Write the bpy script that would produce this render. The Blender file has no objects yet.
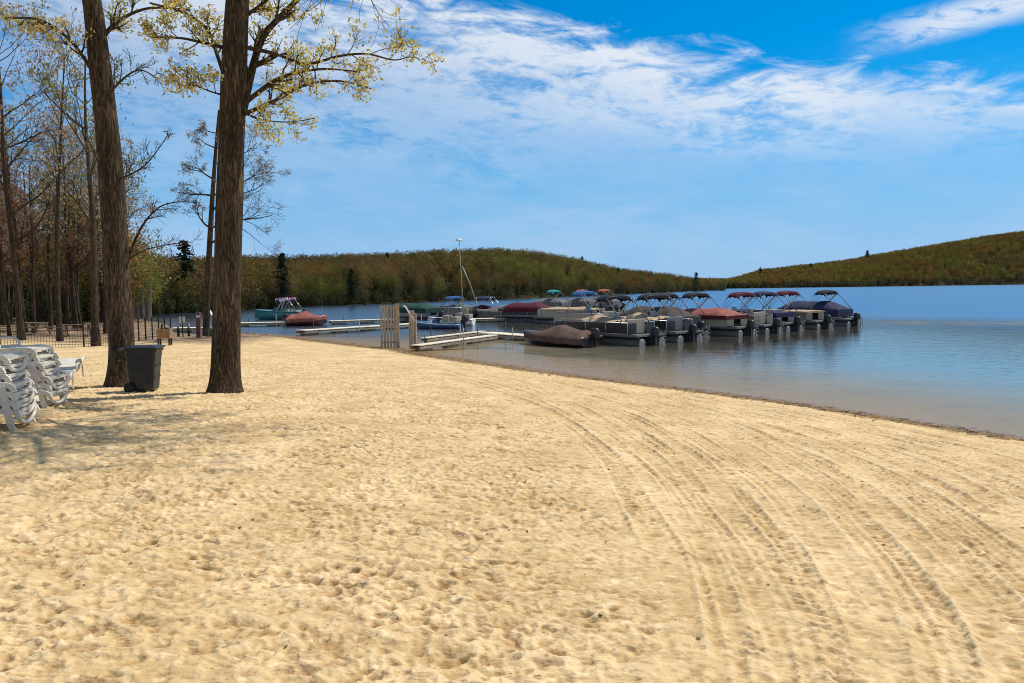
import bpy, math, random
import numpy as np
from mathutils import Vector, Matrix
random.seed(7)
RNG = np.random.default_rng(11)
R = math.radians
scene = bpy.context.scene
COL = scene.collection
scene.view_settings.view_transform = 'Standard'; scene.view_settings.look = 'None'; scene.view_settings.exposure = 0

# ------------------------------------------------------------------ camera
FPX, EYE, PITCH, ROLL = 740.0, 3.3, R(4.33), R(0.5)
fw = Vector((0, math.cos(PITCH), -math.sin(PITCH)))
u0 = Vector((0, math.sin(PITCH), math.cos(PITCH))); r0 = Vector((1, 0, 0))
rt = r0*math.cos(ROLL) - u0*math.sin(ROLL)
up = u0*math.cos(ROLL) + r0*math.sin(ROLL)
cd = bpy.data.cameras.new('camera'); cam = bpy.data.objects.new('camera', cd); COL.objects.link(cam)
M = Matrix((rt, up, -fw)).transposed().to_4x4(); M.translation = Vector((0, 0, EYE)); cam.matrix_world = M
cd.sensor_width = 36; cd.lens = 36*FPX/1024; cd.clip_start = .05; cd.clip_end = 9000
scene.camera = cam

def ray(px, py): return fw + rt*((px-512)/FPX) + up*((341.5-py)/FPX)
def on_z(px, py, z=0.0):
    d = ray(px, py); t = (z-EYE)/d.z
    return Vector((d.x*t, d.y*t, z))
def at_y(px, py, Y):
    d = ray(px, py); t = Y/d.y
    return Vector((d.x*t, Y, EYE+d.z*t))

# ------------------------------------------------------------------ land shape
shore_px = [(1024,438),(900,418.5),(800,403),(700,390),(600,378),(500,364),(430,354),(412,349.5),(370,345.5),(330,341),
            (300,337),(262,333.5),(235,333),(200,335),(178,333),(166,324),(130,317),(60,314)]
land = [(60,-25),(30,-1),(17,9.5)] + [tuple(on_z(a, b)[:2]) for a, b in shore_px] + [(-120,96),(-400,150),(-400,-250),(60,-250)]
LP = np.array(land)
def sdist(x, y):
    """signed distance to the shore line, positive on land"""
    x = np.asarray(x, float); y = np.asarray(y, float)
    best = np.full(x.shape, 1e9); inside = np.zeros(x.shape, bool)
    n = len(LP)
    for i in range(n):
        ax, ay = LP[i]; bx, by = LP[(i+1) % n]
        dx, dy = bx-ax, by-ay
        t = np.clip(((x-ax)*dx+(y-ay)*dy)/(dx*dx+dy*dy), 0, 1)
        best = np.minimum(best, np.hypot(x-ax-t*dx, y-ay-t*dy))
        c = ((ay > y) != (by > y))
        with np.errstate(all='ignore'):
            xi = ax + (y-ay)*dx/(dy if dy != 0 else 1e-9)
        inside ^= c & (x < xi)
    return np.where(inside, best, -best)
def H(x, y, d=None):
    if d is None: d = sdist(x, y)
    h = 1.42 - (1.42-.36)*np.clip((np.asarray(y)-4)/36, 0, 1)
    lnd = h*np.tanh(np.maximum(d, 0)/9.0)
    wat = -np.minimum(np.maximum(-d, 0)*.07, 2.5)
    return np.where(d >= 0, lnd, wat)
def Hs(x, y): return float(H(np.array([x]), np.array([y]))[0])
def gpt(px, py):
    z = 0.6
    for _ in range(30):
        p = on_z(px, py, z); z = .5*z + .5*Hs(p.x, p.y)
    return Vector((p.x, p.y, Hs(p.x, p.y)))

# ------------------------------------------------------------------ materials
def mat(name, color=(.5,.5,.5), rough=.6, metal=0., noise=0., nscale=8., bump=0., bscale=40., spec=.5, stretch=(1,1,1), c2=None, alpha=None, trans=0):
    m = bpy.data.materials.new(name); m.use_nodes = True
    nt = m.node_tree; N = nt.nodes; L = nt.links
    b = N['Principled BSDF']; b.inputs['Roughness'].default_value = rough; b.inputs['Metallic'].default_value = metal
    b.inputs['Specular IOR Level'].default_value = spec
    b.inputs['Base Color'].default_value = (*color, 1)
    tc = N.new('ShaderNodeTexCoord'); mp = N.new('ShaderNodeMapping'); mp.inputs['Scale'].default_value = stretch
    L.new(tc.outputs['Object'], mp.inputs['Vector'])
    if noise > 0 or c2:
        n = N.new('ShaderNodeTexNoise'); n.inputs['Scale'].default_value = nscale; n.inputs['Detail'].default_value = 5
        L.new(mp.outputs[0], n.inputs['Vector'])
        cr = N.new('ShaderNodeValToRGB'); cr.color_ramp.elements[0].position = .32; cr.color_ramp.elements[1].position = .68
        a = c2 if c2 else tuple(c*(1-noise) for c in color); z = color if c2 else tuple(min(1, c*(1+noise*.6)) for c in color)
        cr.color_ramp.elements[0].color = (*a, 1); cr.color_ramp.elements[1].color = (*z, 1)
        L.new(n.outputs['Fac'], cr.inputs[0]); L.new(cr.outputs[0], b.inputs['Base Color'])
    if bump > 0:
        n2 = N.new('ShaderNodeTexNoise'); n2.inputs['Scale'].default_value = bscale; n2.inputs['Detail'].default_value = 6
        L.new(mp.outputs[0], n2.inputs['Vector'])
        bp = N.new('ShaderNodeBump'); bp.inputs['Strength'].default_value = bump; bp.inputs['Distance'].default_value = .02
        L.new(n2.outputs['Fac'], bp.inputs['Height']); L.new(bp.outputs[0], b.inputs['Normal'])
    if trans: b.inputs['Transmission Weight'].default_value = trans
    return m

def cloth(name, c): return mat(name, c, rough=.85, noise=.3, nscale=2.5, bump=.5, bscale=5, spec=.2)
MT = dict(
    alu=mat('aluminium', (.55,.56,.57), .32, .9, noise=.2, nscale=3),
    pont=mat('dull_aluminium', (.07,.07,.072), .6, .2, noise=.3, nscale=3),
    dull=mat('dull_grey_tube', (.13,.13,.13), .5, .3, noise=.2),
    cap=mat('grey_end_cap', (.20,.20,.195), .5, .2, noise=.3),
    maroonp=mat('maroon_gelcoat', (.09,.015,.02), .3),
    white=mat('white_paint', (.72,.72,.70), .35, noise=.12, nscale=4),
    black=mat('black_plastic', (.018,.018,.02), .4, noise=.3),
    dark=mat('dark_metal', (.03,.028,.026), .5, .4, noise=.3),
    blackcloth=cloth('black_canvas', (.015,.016,.022)), navy=cloth('navy_canvas', (.03,.036,.08)), blue=cloth('blue_canvas', (.03,.11,.30)),
    maroon=cloth('maroon_canvas', (.09,.014,.024)), red=cloth('faded_red_canvas', (.30,.10,.075)), brown=cloth('brown_canvas', (.115,.07,.052)),
    dkbrown=cloth('dark_brown_canvas', (.075,.062,.052)), tan=cloth('tan_canvas', (.42,.31,.19)), green=cloth('dark_green_canvas', (.02,.06,.045)),
    teal=cloth('teal_canvas', (.02,.30,.32)), grey=cloth('grey_canvas', (.16,.15,.14)), purple=cloth('purple_canvas', (.16,.05,.13)),
    orange=cloth('orange_canvas', (.40,.12,.05)),
    vinyl=mat('cream_vinyl', (.30,.255,.19), .5, noise=.1), gvinyl=mat('grey_vinyl', (.13,.13,.15), .5, noise=.15),
    cream=mat('cream_panel', (.33,.29,.20), .4, noise=.1, nscale=3), tanp=mat('tan_panel', (.21,.17,.105), .4, noise=.15, nscale=3),
    blackp=mat('black_panel', (.02,.02,.022), .3), bluep=mat('blue_gelcoat', (.04,.10,.20), .25), tealp=mat('teal_gelcoat', (.05,.22,.24), .25),
    greyp=mat('silver_panel', (.20,.20,.21), .35, .3), greenp=mat('green_gelcoat', (.03,.16,.12), .3),
    resin=mat('white_resin', (.72,.66,.55), .45, noise=.14, nscale=7),
    bin=mat('charcoal_bin_plastic', (.014,.018,.022), .45, noise=.25, nscale=5, bump=.1),
    binwheel=mat('rubber', (.01,.01,.01), .8),
    dock=mat('weathered_dock_boards', (.84,.74,.55), .8, noise=.3, nscale=3, stretch=(6,1,1), bump=.3),
    dockside=mat('dock_frame', (.30,.25,.18), .8, noise=.4, nscale=3),
    gatewood=mat('weathered_grey_wood', (.46,.35,.23), .8, noise=.35, nscale=4, stretch=(5,5,.6), bump=.4),
    brownwood=mat('brown_wood', (.28,.17,.08), .8, noise=.4, nscale=4, stretch=(5,5,.6)),
    redwood=mat('reddish_wood', (.16,.07,.05), .8, noise=.3, nscale=4),
    greenpaint=mat('green_paint', (.01,.15,.10), .5, noise=.2), glass=mat('tinted_glass', (.10,.13,.14), .08, noise=.1),
    fence=mat('black_iron', (.022,.018,.015), .6, .3), signw=mat('sign_white', (.7,.7,.68), .5, noise=.08),
    pic=mat('picnic_wood', (.22,.15,.10), .8, noise=.4, nscale=4),
)

def bark(name, c1, c2, scale=1.0, disp=.03):
    m = bpy.data.materials.new(name); m.use_nodes = True
    nt = m.node_tree; N = nt.nodes; L = nt.links; b = N['Principled BSDF']
    b.inputs['Roughness'].default_value = .95; b.inputs['Specular IOR Level'].default_value = .15
    tc = N.new('ShaderNodeTexCoord'); mp = N.new('ShaderNodeMapping'); mp.inputs['Scale'].default_value = (13*scale, 13*scale, 1.5*scale)
    L.new(tc.outputs['Object'], mp.inputs[0])
    n = N.new('ShaderNodeTexNoise'); n.inputs['Scale'].default_value = 1; n.inputs['Detail'].default_value = 8; n.inputs['Roughness'].default_value = .6; n.inputs['Distortion'].default_value = 1.2
    L.new(mp.outputs[0], n.inputs[0])
    sb = N.new('ShaderNodeMath'); sb.operation = 'SUBTRACT'; sb.inputs[1].default_value = .5; L.new(n.outputs['Fac'], sb.inputs[0])
    ab = N.new('ShaderNodeMath'); ab.operation = 'ABSOLUTE'; L.new(sb.outputs[0], ab.inputs[0])
    mp2 = N.new('ShaderNodeMapping'); mp2.inputs['Scale'].default_value = (40*scale, 40*scale, 7*scale); L.new(tc.outputs['Object'], mp2.inputs[0])
    nf = N.new('ShaderNodeTexNoise'); nf.inputs['Scale'].default_value = 1; nf.inputs['Detail'].default_value = 5; L.new(mp2.outputs[0], nf.inputs[0])
    mul = N.new('ShaderNodeMath'); mul.operation = 'MULTIPLY_ADD'; mul.inputs[1].default_value = 3.2; L.new(ab.outputs[0], mul.inputs[0])
    sf = N.new('ShaderNodeMath'); sf.operation = 'MULTIPLY'; sf.inputs[1].default_value = .45; L.new(nf.outputs['Fac'], sf.inputs[0]); L.new(sf.outputs[0], mul.inputs[2])
    cr = N.new('ShaderNodeValToRGB'); cr.color_ramp.elements[0].position = .22; cr.color_ramp.elements[1].position = .78
    cr.color_ramp.elements[0].color = (*c1, 1); cr.color_ramp.elements[1].color = (*c2, 1)
    L.new(mul.outputs[0], cr.inputs[0])
    n3 = N.new('ShaderNodeTexNoise'); n3.inputs['Scale'].default_value = 1.3; L.new(tc.outputs['Object'], n3.inputs[0])
    mx = N.new('ShaderNodeMixRGB'); mx.blend_type = 'MULTIPLY'; mx.inputs[0].default_value = .6
    cr2 = N.new('ShaderNodeValToRGB'); cr2.color_ramp.elements[0].position = .35; cr2.color_ramp.elements[1].position = .65
    cr2.color_ramp.elements[0].color = (.55,.6,.5,1); cr2.color_ramp.elements[1].color = (1.2,1.1,1,1)
    L.new(n3.outputs['Fac'], cr2.inputs[0]); L.new(cr.outputs[0], mx.inputs[1]); L.new(cr2.outputs[0], mx.inputs[2]); L.new(mx.outputs[0], b.inputs['Base Color'])
    bp = N.new('ShaderNodeBump'); bp.inputs['Strength'].default_value = .9; bp.inputs['Distance'].default_value = disp
    L.new(mul.outputs[0], bp.inputs['Height']); L.new(bp.outputs[0], b.inputs['Normal'])
    return m
BARK = bark('furrowed_bark', (.028,.020,.014), (.20,.142,.09))
BARK2 = bark('dark_forest_bark', (.03,.022,.016), (.15,.105,.07))

def attr_mat(name, rough=.9, var=.25, nscale=.6, transl=0.0):
    m = bpy.data.materials.new(name); m.use_nodes = True
    nt = m.node_tree; N = nt.nodes; L = nt.links; b = N['Principled BSDF']
    b.inputs['Roughness'].default_value = rough; b.inputs['Specular IOR Level'].default_value = .1
    a = N.new('ShaderNodeAttribute'); a.attribute_name = 'tint'
    n = N.new('ShaderNodeTexNoise'); n.inputs['Scale'].default_value = nscale
    g = N.new('ShaderNodeNewGeometry'); L.new(g.outputs['Position'], n.inputs[0])
    mr = N.new('ShaderNodeMapRange'); mr.inputs[1].default_value = .3; mr.inputs[2].default_value = .7; mr.inputs[3].default_value = 1-var; mr.inputs[4].default_value = 1+var
    L.new(n.outputs['Fac'], mr.inputs[0])
    mx = N.new('ShaderNodeVectorMath'); mx.operation = 'SCALE'; L.new(a.outputs['Color'], mx.inputs[0]); L.new(mr.outputs[0], mx.inputs['Scale'])
    L.new(mx.outputs[0], b.inputs['Base Color'])
    if transl:
        t = N.new('ShaderNodeBsdfTranslucent'); L.new(mx.outputs[0], t.inputs['Color'])
        ms = N.new('ShaderNodeMixShader'); ms.inputs[0].default_value = transl
        L.new(b.outputs[0], ms.inputs[1]); L.new(t.outputs[0], ms.inputs[2]); L.new(ms.outputs[0], N['Material Output'].inputs[0])
    return m
LEAF = attr_mat('young_leaves', .6, .2, 3, transl=.45)
WOOD_MASS = attr_mat('spring_wood_foliage', .9, .22, .12, transl=.3)
NEEDLE = attr_mat('evergreen_needles', .8, .3, 1.0)

# ------------------------------------------------------------------ mesh building
class MB:
    def __init__(s): s.v = []; s.f = []; s.sm = []
    def add(s, vs, fs, smooth=False):
        o = len(s.v); s.v += [tuple(v) for v in vs]; s.f += [tuple(i+o for i in f) for f in fs]; s.sm += [smooth]*len(fs); return s
    def box(s, c, d, rz=0, rx=0, ry=0, taper=1.0):
        hx, hy, hz = d[0]/2, d[1]/2, d[2]/2
        m = Matrix.Rotation(rz, 3, 'Z') @ Matrix.Rotation(ry, 3, 'Y') @ Matrix.Rotation(rx, 3, 'X')
        vs = []
        for z, t in ((-hz, taper), (hz, 1)):
            for x, y in ((-hx,-hy),(hx,-hy),(hx,hy),(-hx,hy)): vs.append(m @ Vector((x*t, y*t, z)) + Vector(c))
        return s.add(vs, [(3,2,1,0),(4,5,6,7),(0,1,5,4),(1,2,6,5),(2,3,7,6),(3,0,4,7)])
    def tube(s, pts, rad, k=8, cap=True):
        pts = [Vector(p) for p in pts]; n = len(pts)
        if not hasattr(rad, '__len__'): rad = [rad]*n
        vs = []; fs = []; prev = None
        for i, p in enumerate(pts):
            d = (pts[min(i+1, n-1)] - pts[max(i-1, 0)])
            if d.length < 1e-9: d = Vector((0,0,1))
            d.normalize()
            if prev is None: a = d.orthogonal().normalized()
            else:
                a = prev - d*prev.dot(d); a = a.normalized() if a.length > 1e-6 else d.orthogonal().normalized()
            prev = a; b = d.cross(a)
            for j in range(k):
                t = 2*math.pi*j/k; vs.append(p + (a*math.cos(t) + b*math.sin(t))*rad[i])
        for i in range(n-1):
            for j in range(k): fs.append((i*k+j, i*k+(j+1) % k, (i+1)*k+(j+1) % k, (i+1)*k+j))
        s.add(vs, fs, True)
        if cap:
            o = len(s.v)-n*k
            s.f += [tuple(o+j for j in reversed(range(k))), tuple(o+(n-1)*k+j for j in range(k))]; s.sm += [False, False]
        return s
    def loft(s, rings, smooth=True, closed=True, caps=True):
        k = len(rings[0]); vs = [p for r in rings for p in r]; fs = []
        for i in range(len(rings)-1):
            for j in range(k if closed else k-1): fs.append((i*k+j, i*k+(j+1) % k, (i+1)*k+(j+1) % k, (i+1)*k+j))
        o = len(s.v); s.add(vs, fs, smooth)
        if caps and closed:
            s.f += [tuple(o+j for j in reversed(range(k))), tuple(o+(len(rings)-1)*k+j for j in range(k))]; s.sm += [False, False]
        return s
    def build(s, name, m, parent=None, bevel=0):
        me = bpy.data.meshes.new(name); me.from_pydata(s.v, [], s.f); me.update()
        me.polygons.foreach_set('use_smooth', s.sm)
        me.materials.append(m)
        o = bpy.data.objects.new(name, me); COL.objects.link(o)
        if parent: o.parent = parent
        if bevel:
            b = o.modifiers.new('bevel', 'BEVEL'); b.width = bevel; b.segments = 2; b.limit_method = 'ANGLE'
        return o

def fast_mesh(name, verts, faces, m, parent=None, smooth=False, tint=None, fattr=None):
    verts = np.asarray(verts, np.float32); faces = np.asarray(faces, np.int32); k = faces.shape[1]
    me = bpy.data.meshes.new(name)
    me.vertices.add(len(verts)); me.vertices.foreach_set('co', verts.ravel())
    me.loops.add(faces.size); me.loops.foreach_set('vertex_index', faces.ravel())
    me.polygons.add(len(faces)); me.polygons.foreach_set('loop_start', np.arange(0, faces.size, k, dtype=np.int32))
    me.polygons.foreach_set('use_smooth', np.full(len(faces), smooth))
    me.update(calc_edges=True)
    if tint is not None:
        a = me.attributes.new('tint', 'FLOAT_COLOR', 'POINT')
        c = np.ones((len(verts), 4), np.float32); c[:, :3] = tint; a.data.foreach_set('color', c.ravel())
    if fattr:
        for nm, val in fattr.items():
            a = me.attributes.new(nm, 'FLOAT', 'POINT'); a.data.foreach_set('value', np.asarray(val, np.float32).ravel())
    me.materials.append(m)
    o = bpy.data.objects.new(name, me); COL.objects.link(o)
    if parent: o.parent = parent
    return o
def tag(o, label=None, cat=None, group=None, kind=None):
    if label: o['label'] = label
    if cat: o['category'] = cat
    if group: o['group'] = group
    if kind: o['kind'] = kind
    return o
def thing(name, loc, rz=0, label=None, cat=None, group=None, scale=1):
    o = bpy.data.objects.new(name, None); COL.objects.link(o); o.location = loc; o.rotation_euler = (0, 0, rz); o.scale = (scale,)*3
    o.empty_display_size = .3
    return tag(o, label, cat, group)
def copy_tree(o, parent=None):
    kids = list(o.children); c = o.copy(); COL.objects.link(c)
    if parent: c.parent = parent
    for ch in kids: copy_tree(ch, c)
    return c
def grid_faces(nr, nc):
    i = np.arange(nr-1)[:, None]*nc + np.arange(nc-1)[None]
    return np.stack([i, i+1, i+nc+1, i+nc], -1).reshape(-1, 4)

# ------------------------------------------------------------------ noise maps
def band_noise(shape, res, lam, width=.35, aniso=1.0, ang=0.0, seed=0):
    r = np.random.default_rng(seed); n = r.standard_normal(shape)
    F = np.fft.rfft2(n); ky = np.fft.fftfreq(shape[0], res)[:, None]; kx = np.fft.rfftfreq(shape[1], res)[None]
    c, s_ = math.cos(ang), math.sin(ang); a = (kx*c+ky*s_)*aniso; b = (-kx*s_+ky*c)
    k = np.sqrt(a*a+b*b)+1e-9
    F *= np.exp(-(np.log(k*lam))**2/(2*width**2)); o = np.fft.irfft2(F, shape); return o/o.std()

# ------------------------------------------------------------------ sand relief
X0, X1, Y0, Y1, RES = -22.0, 26.0, 0.5, 33.0, .02
nx, ny = int((X1-X0)/RES), int((Y1-Y0)/RES)
S = (ny, nx)
def fractal(lmax, lmin, p, seed):
    r = np.random.default_rng(seed); n = r.standard_normal(S)
    F = np.fft.rfft2(n); k = np.sqrt((np.fft.fftfreq(S[0], RES)[:, None]*.85)**2+(np.fft.rfftfreq(S[1], RES)[None]*1.3)**2)+1e-6
    F *= k**-p*np.exp(-(1/(k*lmax))**4)*np.exp(-(k*lmin)**2); o = np.fft.irfft2(F, S); return o/o.std()
f1 = fractal(.55, .05, 1.75, 1); f2 = fractal(.26, .045, 1.5, 2); f3 = fractal(.5, .04, 1.8, 3); big = band_noise(S, RES, 1.9, .4, 1, 0, 3)
# scuffed sand: broken plates with sharp little edges
f4 = fractal(.33, .03, 1.5, 14)
hm = .010*f1 - .019*np.abs(f2) - .017*np.abs(f4+.3*f1) + .007*np.tanh(4*f3) + .006*big + .0018*fractal(.12, .03, 1.2, 12)
hm *= .88*(.78+.22*np.clip(fractal(3, .5, 1.5, 9), -1.5, 1.5))
foot = np.zeros(S, np.float32)
def stamp(cx, cy, a, L, W, dep):
    rad = L*1.35; ix = int((cx-X0)/RES); iy = int((cy-Y0)/RES); k = int(rad/RES)+1
    if ix-k < 0 or iy-k < 0 or ix+k >= nx or iy+k >= ny: return
    g = np.arange(-k, k+1)*RES; gx, gy = np.meshgrid(g, g)
    u = gx*math.cos(a)+gy*math.sin(a); v = -gx*math.sin(a)+gy*math.cos(a)
    r2 = (u/L*2)**2+(v/W*2)**2; r_ = np.sqrt(r2)
    p = -dep*np.exp(-r2**1.6) + dep*.55*np.exp(-((r_-1.35)/.28)**2)*(.6+.4*np.sign(u)*np.clip(abs(u)/L*2, 0, 1))
    foot[iy-k:iy+k+1, ix-k:ix+k+1] += p
for _ in range(6500):
    cx = RNG.uniform(X0, 20); cy = RNG.uniform(Y0, Y1)
    stamp(cx, cy, RNG.uniform(0, math.pi), RNG.uniform(.2, .33), RNG.uniform(.11, .17), RNG.uniform(.005, .018))
# wheel tracks sweeping round beside the water
def spline(P, n=400):
    P = np.array(P); t = np.linspace(0, len(P)-1, n); o = []
    for tt in t:
        i = min(int(tt), len(P)-2); f = tt-i; p0 = P[max(i-1, 0)]; p1 = P[i]; p2 = P[i+1]; p3 = P[min(i+2, len(P)-1)]
        o.append(.5*((2*p1)+(-p0+p2)*f+(2*p0-5*p1+4*p2-p3)*f*f+(-p0+3*p1-3*p2+p3)*f**3))
    return np.array(o)
tracks_px = [[(440,362),(530,392),(600,423),(680,482),(732,560),(765,640),(775,690)],
             [(500,372),(600,402),(690,450),(760,520),(820,600),(860,690)],
             [(470,367),(560,400),(640,445),(715,520),(762,600),(790,690)],
             [(540,380),(660,415),(760,470),(840,540),(905,620),(940,690)],
             [(560,381),(700,415),(820,470),(900,530),(985,620),(1020,690)],
             [(600,386),(740,420),(860,465),(960,530),(1060,620)],
             [(640,390),(780,422),(900,460),(1010,515),(1090,570)],
             [(690,396),(820,423),(930,450),(1060,495)],
             [(720,399),(860,424),(980,447),(1090,475)],
             [(760,405),(900,428),(1090,460)],
             [(300,352),(420,372),(520,402),(600,448),(650,520),(690,610),(700,690)]]
track = np.zeros(S, np.float32); tmask = np.zeros(S, np.float32)
order = [10, 0, 2, 1, 3, 4, 5, 6, 7, 8, 9]
curves = [spline([tuple(gpt(a, b)[:2]) for a, b in tracks_px[q]], 400) for q in order]
fr_ = sorted(list(np.arange(0, 10.01, .25)+RNG.normal(0, .09, 41))+list(RNG.uniform(1, 9.5, 14)))
for ti, ff in enumerate(fr_):
    ff = min(max(ff, 0), 9.999); q0 = int(ff); P = curves[q0]*(1-ff+q0)+curves[q0+1]*(ff-q0)
    seg = np.hypot(*np.diff(P, axis=0).T); sl = np.concatenate([[0], np.cumsum(seg)])
    n = int(sl[-1]/.02); si = np.linspace(0, sl[-1], n); PX = np.interp(si, sl, P[:, 0]); PY = np.interp(si, sl, P[:, 1])
    T = np.stack([np.gradient(PX), np.gradient(PY)], 1); T /= np.linalg.norm(T, axis=1)[:, None]+1e-9
    wv = .05*np.sin(si*.6+ti*2.1)
    lat = np.arange(-.34, .34, .012)
    gx = PX[:, None]-T[:, 1:2]*(lat+wv[:, None]); gy = PY[:, None]+T[:, 0:1]*(lat+wv[:, None])
    ss = si[:, None]; la = lat[None]; w = RNG.choice([.035, .06, .09, .13, .16]); kind = ti % 3
    inside = 1/(1+np.exp((np.abs(la)-w)/.009))
    if kind == 0: tread = np.sign(np.sin(2*np.pi*(ss+np.abs(la)*.6)/.12))*.009
    elif kind == 1: tread = np.sign(np.sin(2*np.pi*(ss-la*.5)/.105))*.0065+.004*np.cos(la*2*np.pi/.07)
    else: tread = .007*np.cos(la*2*np.pi/.075)+ss*0
    fade = np.clip(.7+.6*np.sin(ss*.31+ti*1.7)+.3*np.sin(ss*1.3+ti), .12, 1.1)
    prof = inside*(-.012+tread*np.clip(.6+.6*np.sin(ss*.5+ti), 0, 1)) + .015*(.6+.4*np.sin(ss*1.9+ti*2))*np.exp(-((np.abs(la)-w-.03)/.018)**2)
    prof = prof*fade
    ix = ((gx-X0)/RES).astype(int); iy = ((gy-Y0)/RES).astype(int); ok = (ix >= 0)&(ix < nx)&(iy >= 0)&(iy < ny)
    keep = np.broadcast_to(1-.85*np.clip(inside*fade, 0, 1), gx.shape)
    track[iy[ok], ix[ok]] = track[iy[ok], ix[ok]]*keep[ok]*0+ (track[iy[ok], ix[ok]]*keep[ok] + prof[ok])
    m2 = np.exp(-(la/.42)**4)*np.ones_like(ss)
    tmask[iy[ok], ix[ok]] = np.maximum(tmask[iy[ok], ix[ok]], m2[ok])
track = np.clip(track, -.035, .03)
def blur(a, lam):
    F = np.fft.rfft2(a); ky = np.fft.fftfreq(S[0], RES)[:, None]; kx = np.fft.rfftfreq(S[1], RES)[None]
    return np.fft.irfft2(F*np.exp(-2*(np.pi*lam)**2*(kx*kx+ky*ky)), S)
track = blur(track, .008)
tm = np.clip(blur(tmask, .5)*1.4, 0, 1)
hm = hm*(1-.60*tm) + foot*(1-.85*tm) + track*1.6
hm -= hm.mean()
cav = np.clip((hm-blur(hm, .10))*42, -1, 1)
def samp(A, x, y):
    fx = np.clip((x-X0)/RES, 0, nx-2); fy = np.clip((y-Y0)/RES, 0, ny-2)
    ix = fx.astype(int); iy = fy.astype(int); fx = fx-ix; fy = fy-iy
    return (A[iy, ix]*(1-fx)+A[iy, ix+1]*fx)*(1-fy)+(A[iy+1, ix]*(1-fx)+A[iy+1, ix+1]*fx)*fy

# beach sheet: fan of quads round a point behind the photographer
CY = -4.0
th = np.linspace(R(-46), R(43), 1450)
rr = np.concatenate([np.geomspace(4.0, 30, 1250), np.geomspace(30.1, 130, 230)])
TH, RR = np.meshgrid(th, rr); GX = RR*np.sin(TH); GY = CY+RR*np.cos(TH)
D = sdist(GX, GY); Z = H(GX, GY, D)
edge = np.clip((GX-X0)/1.5, 0, 1)*np.clip((X1-GX)/1.5, 0, 1)*np.clip((GY-Y0)/.5, 0, 1)*np.clip((Y1-GY)/5, 0, 1)
amp = edge*np.clip((D+.1)/1.6, .0, 1)
Z = Z + samp(hm, GX, GY)*amp
# beyond the detailed relief: gentle lumps
Z += (1-edge)*.02*np.sin(GX*2.3+np.sin(GY*1.7)*2)*np.sin(GY*2.9+np.sin(GX*1.1)*2)*np.clip(D/3, 0, 1)
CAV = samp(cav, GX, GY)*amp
litter = np.clip((GY-40+.25*(GX+20))/4, 0, 1)*np.clip((-14-GX)/3, 0, 1)

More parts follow.
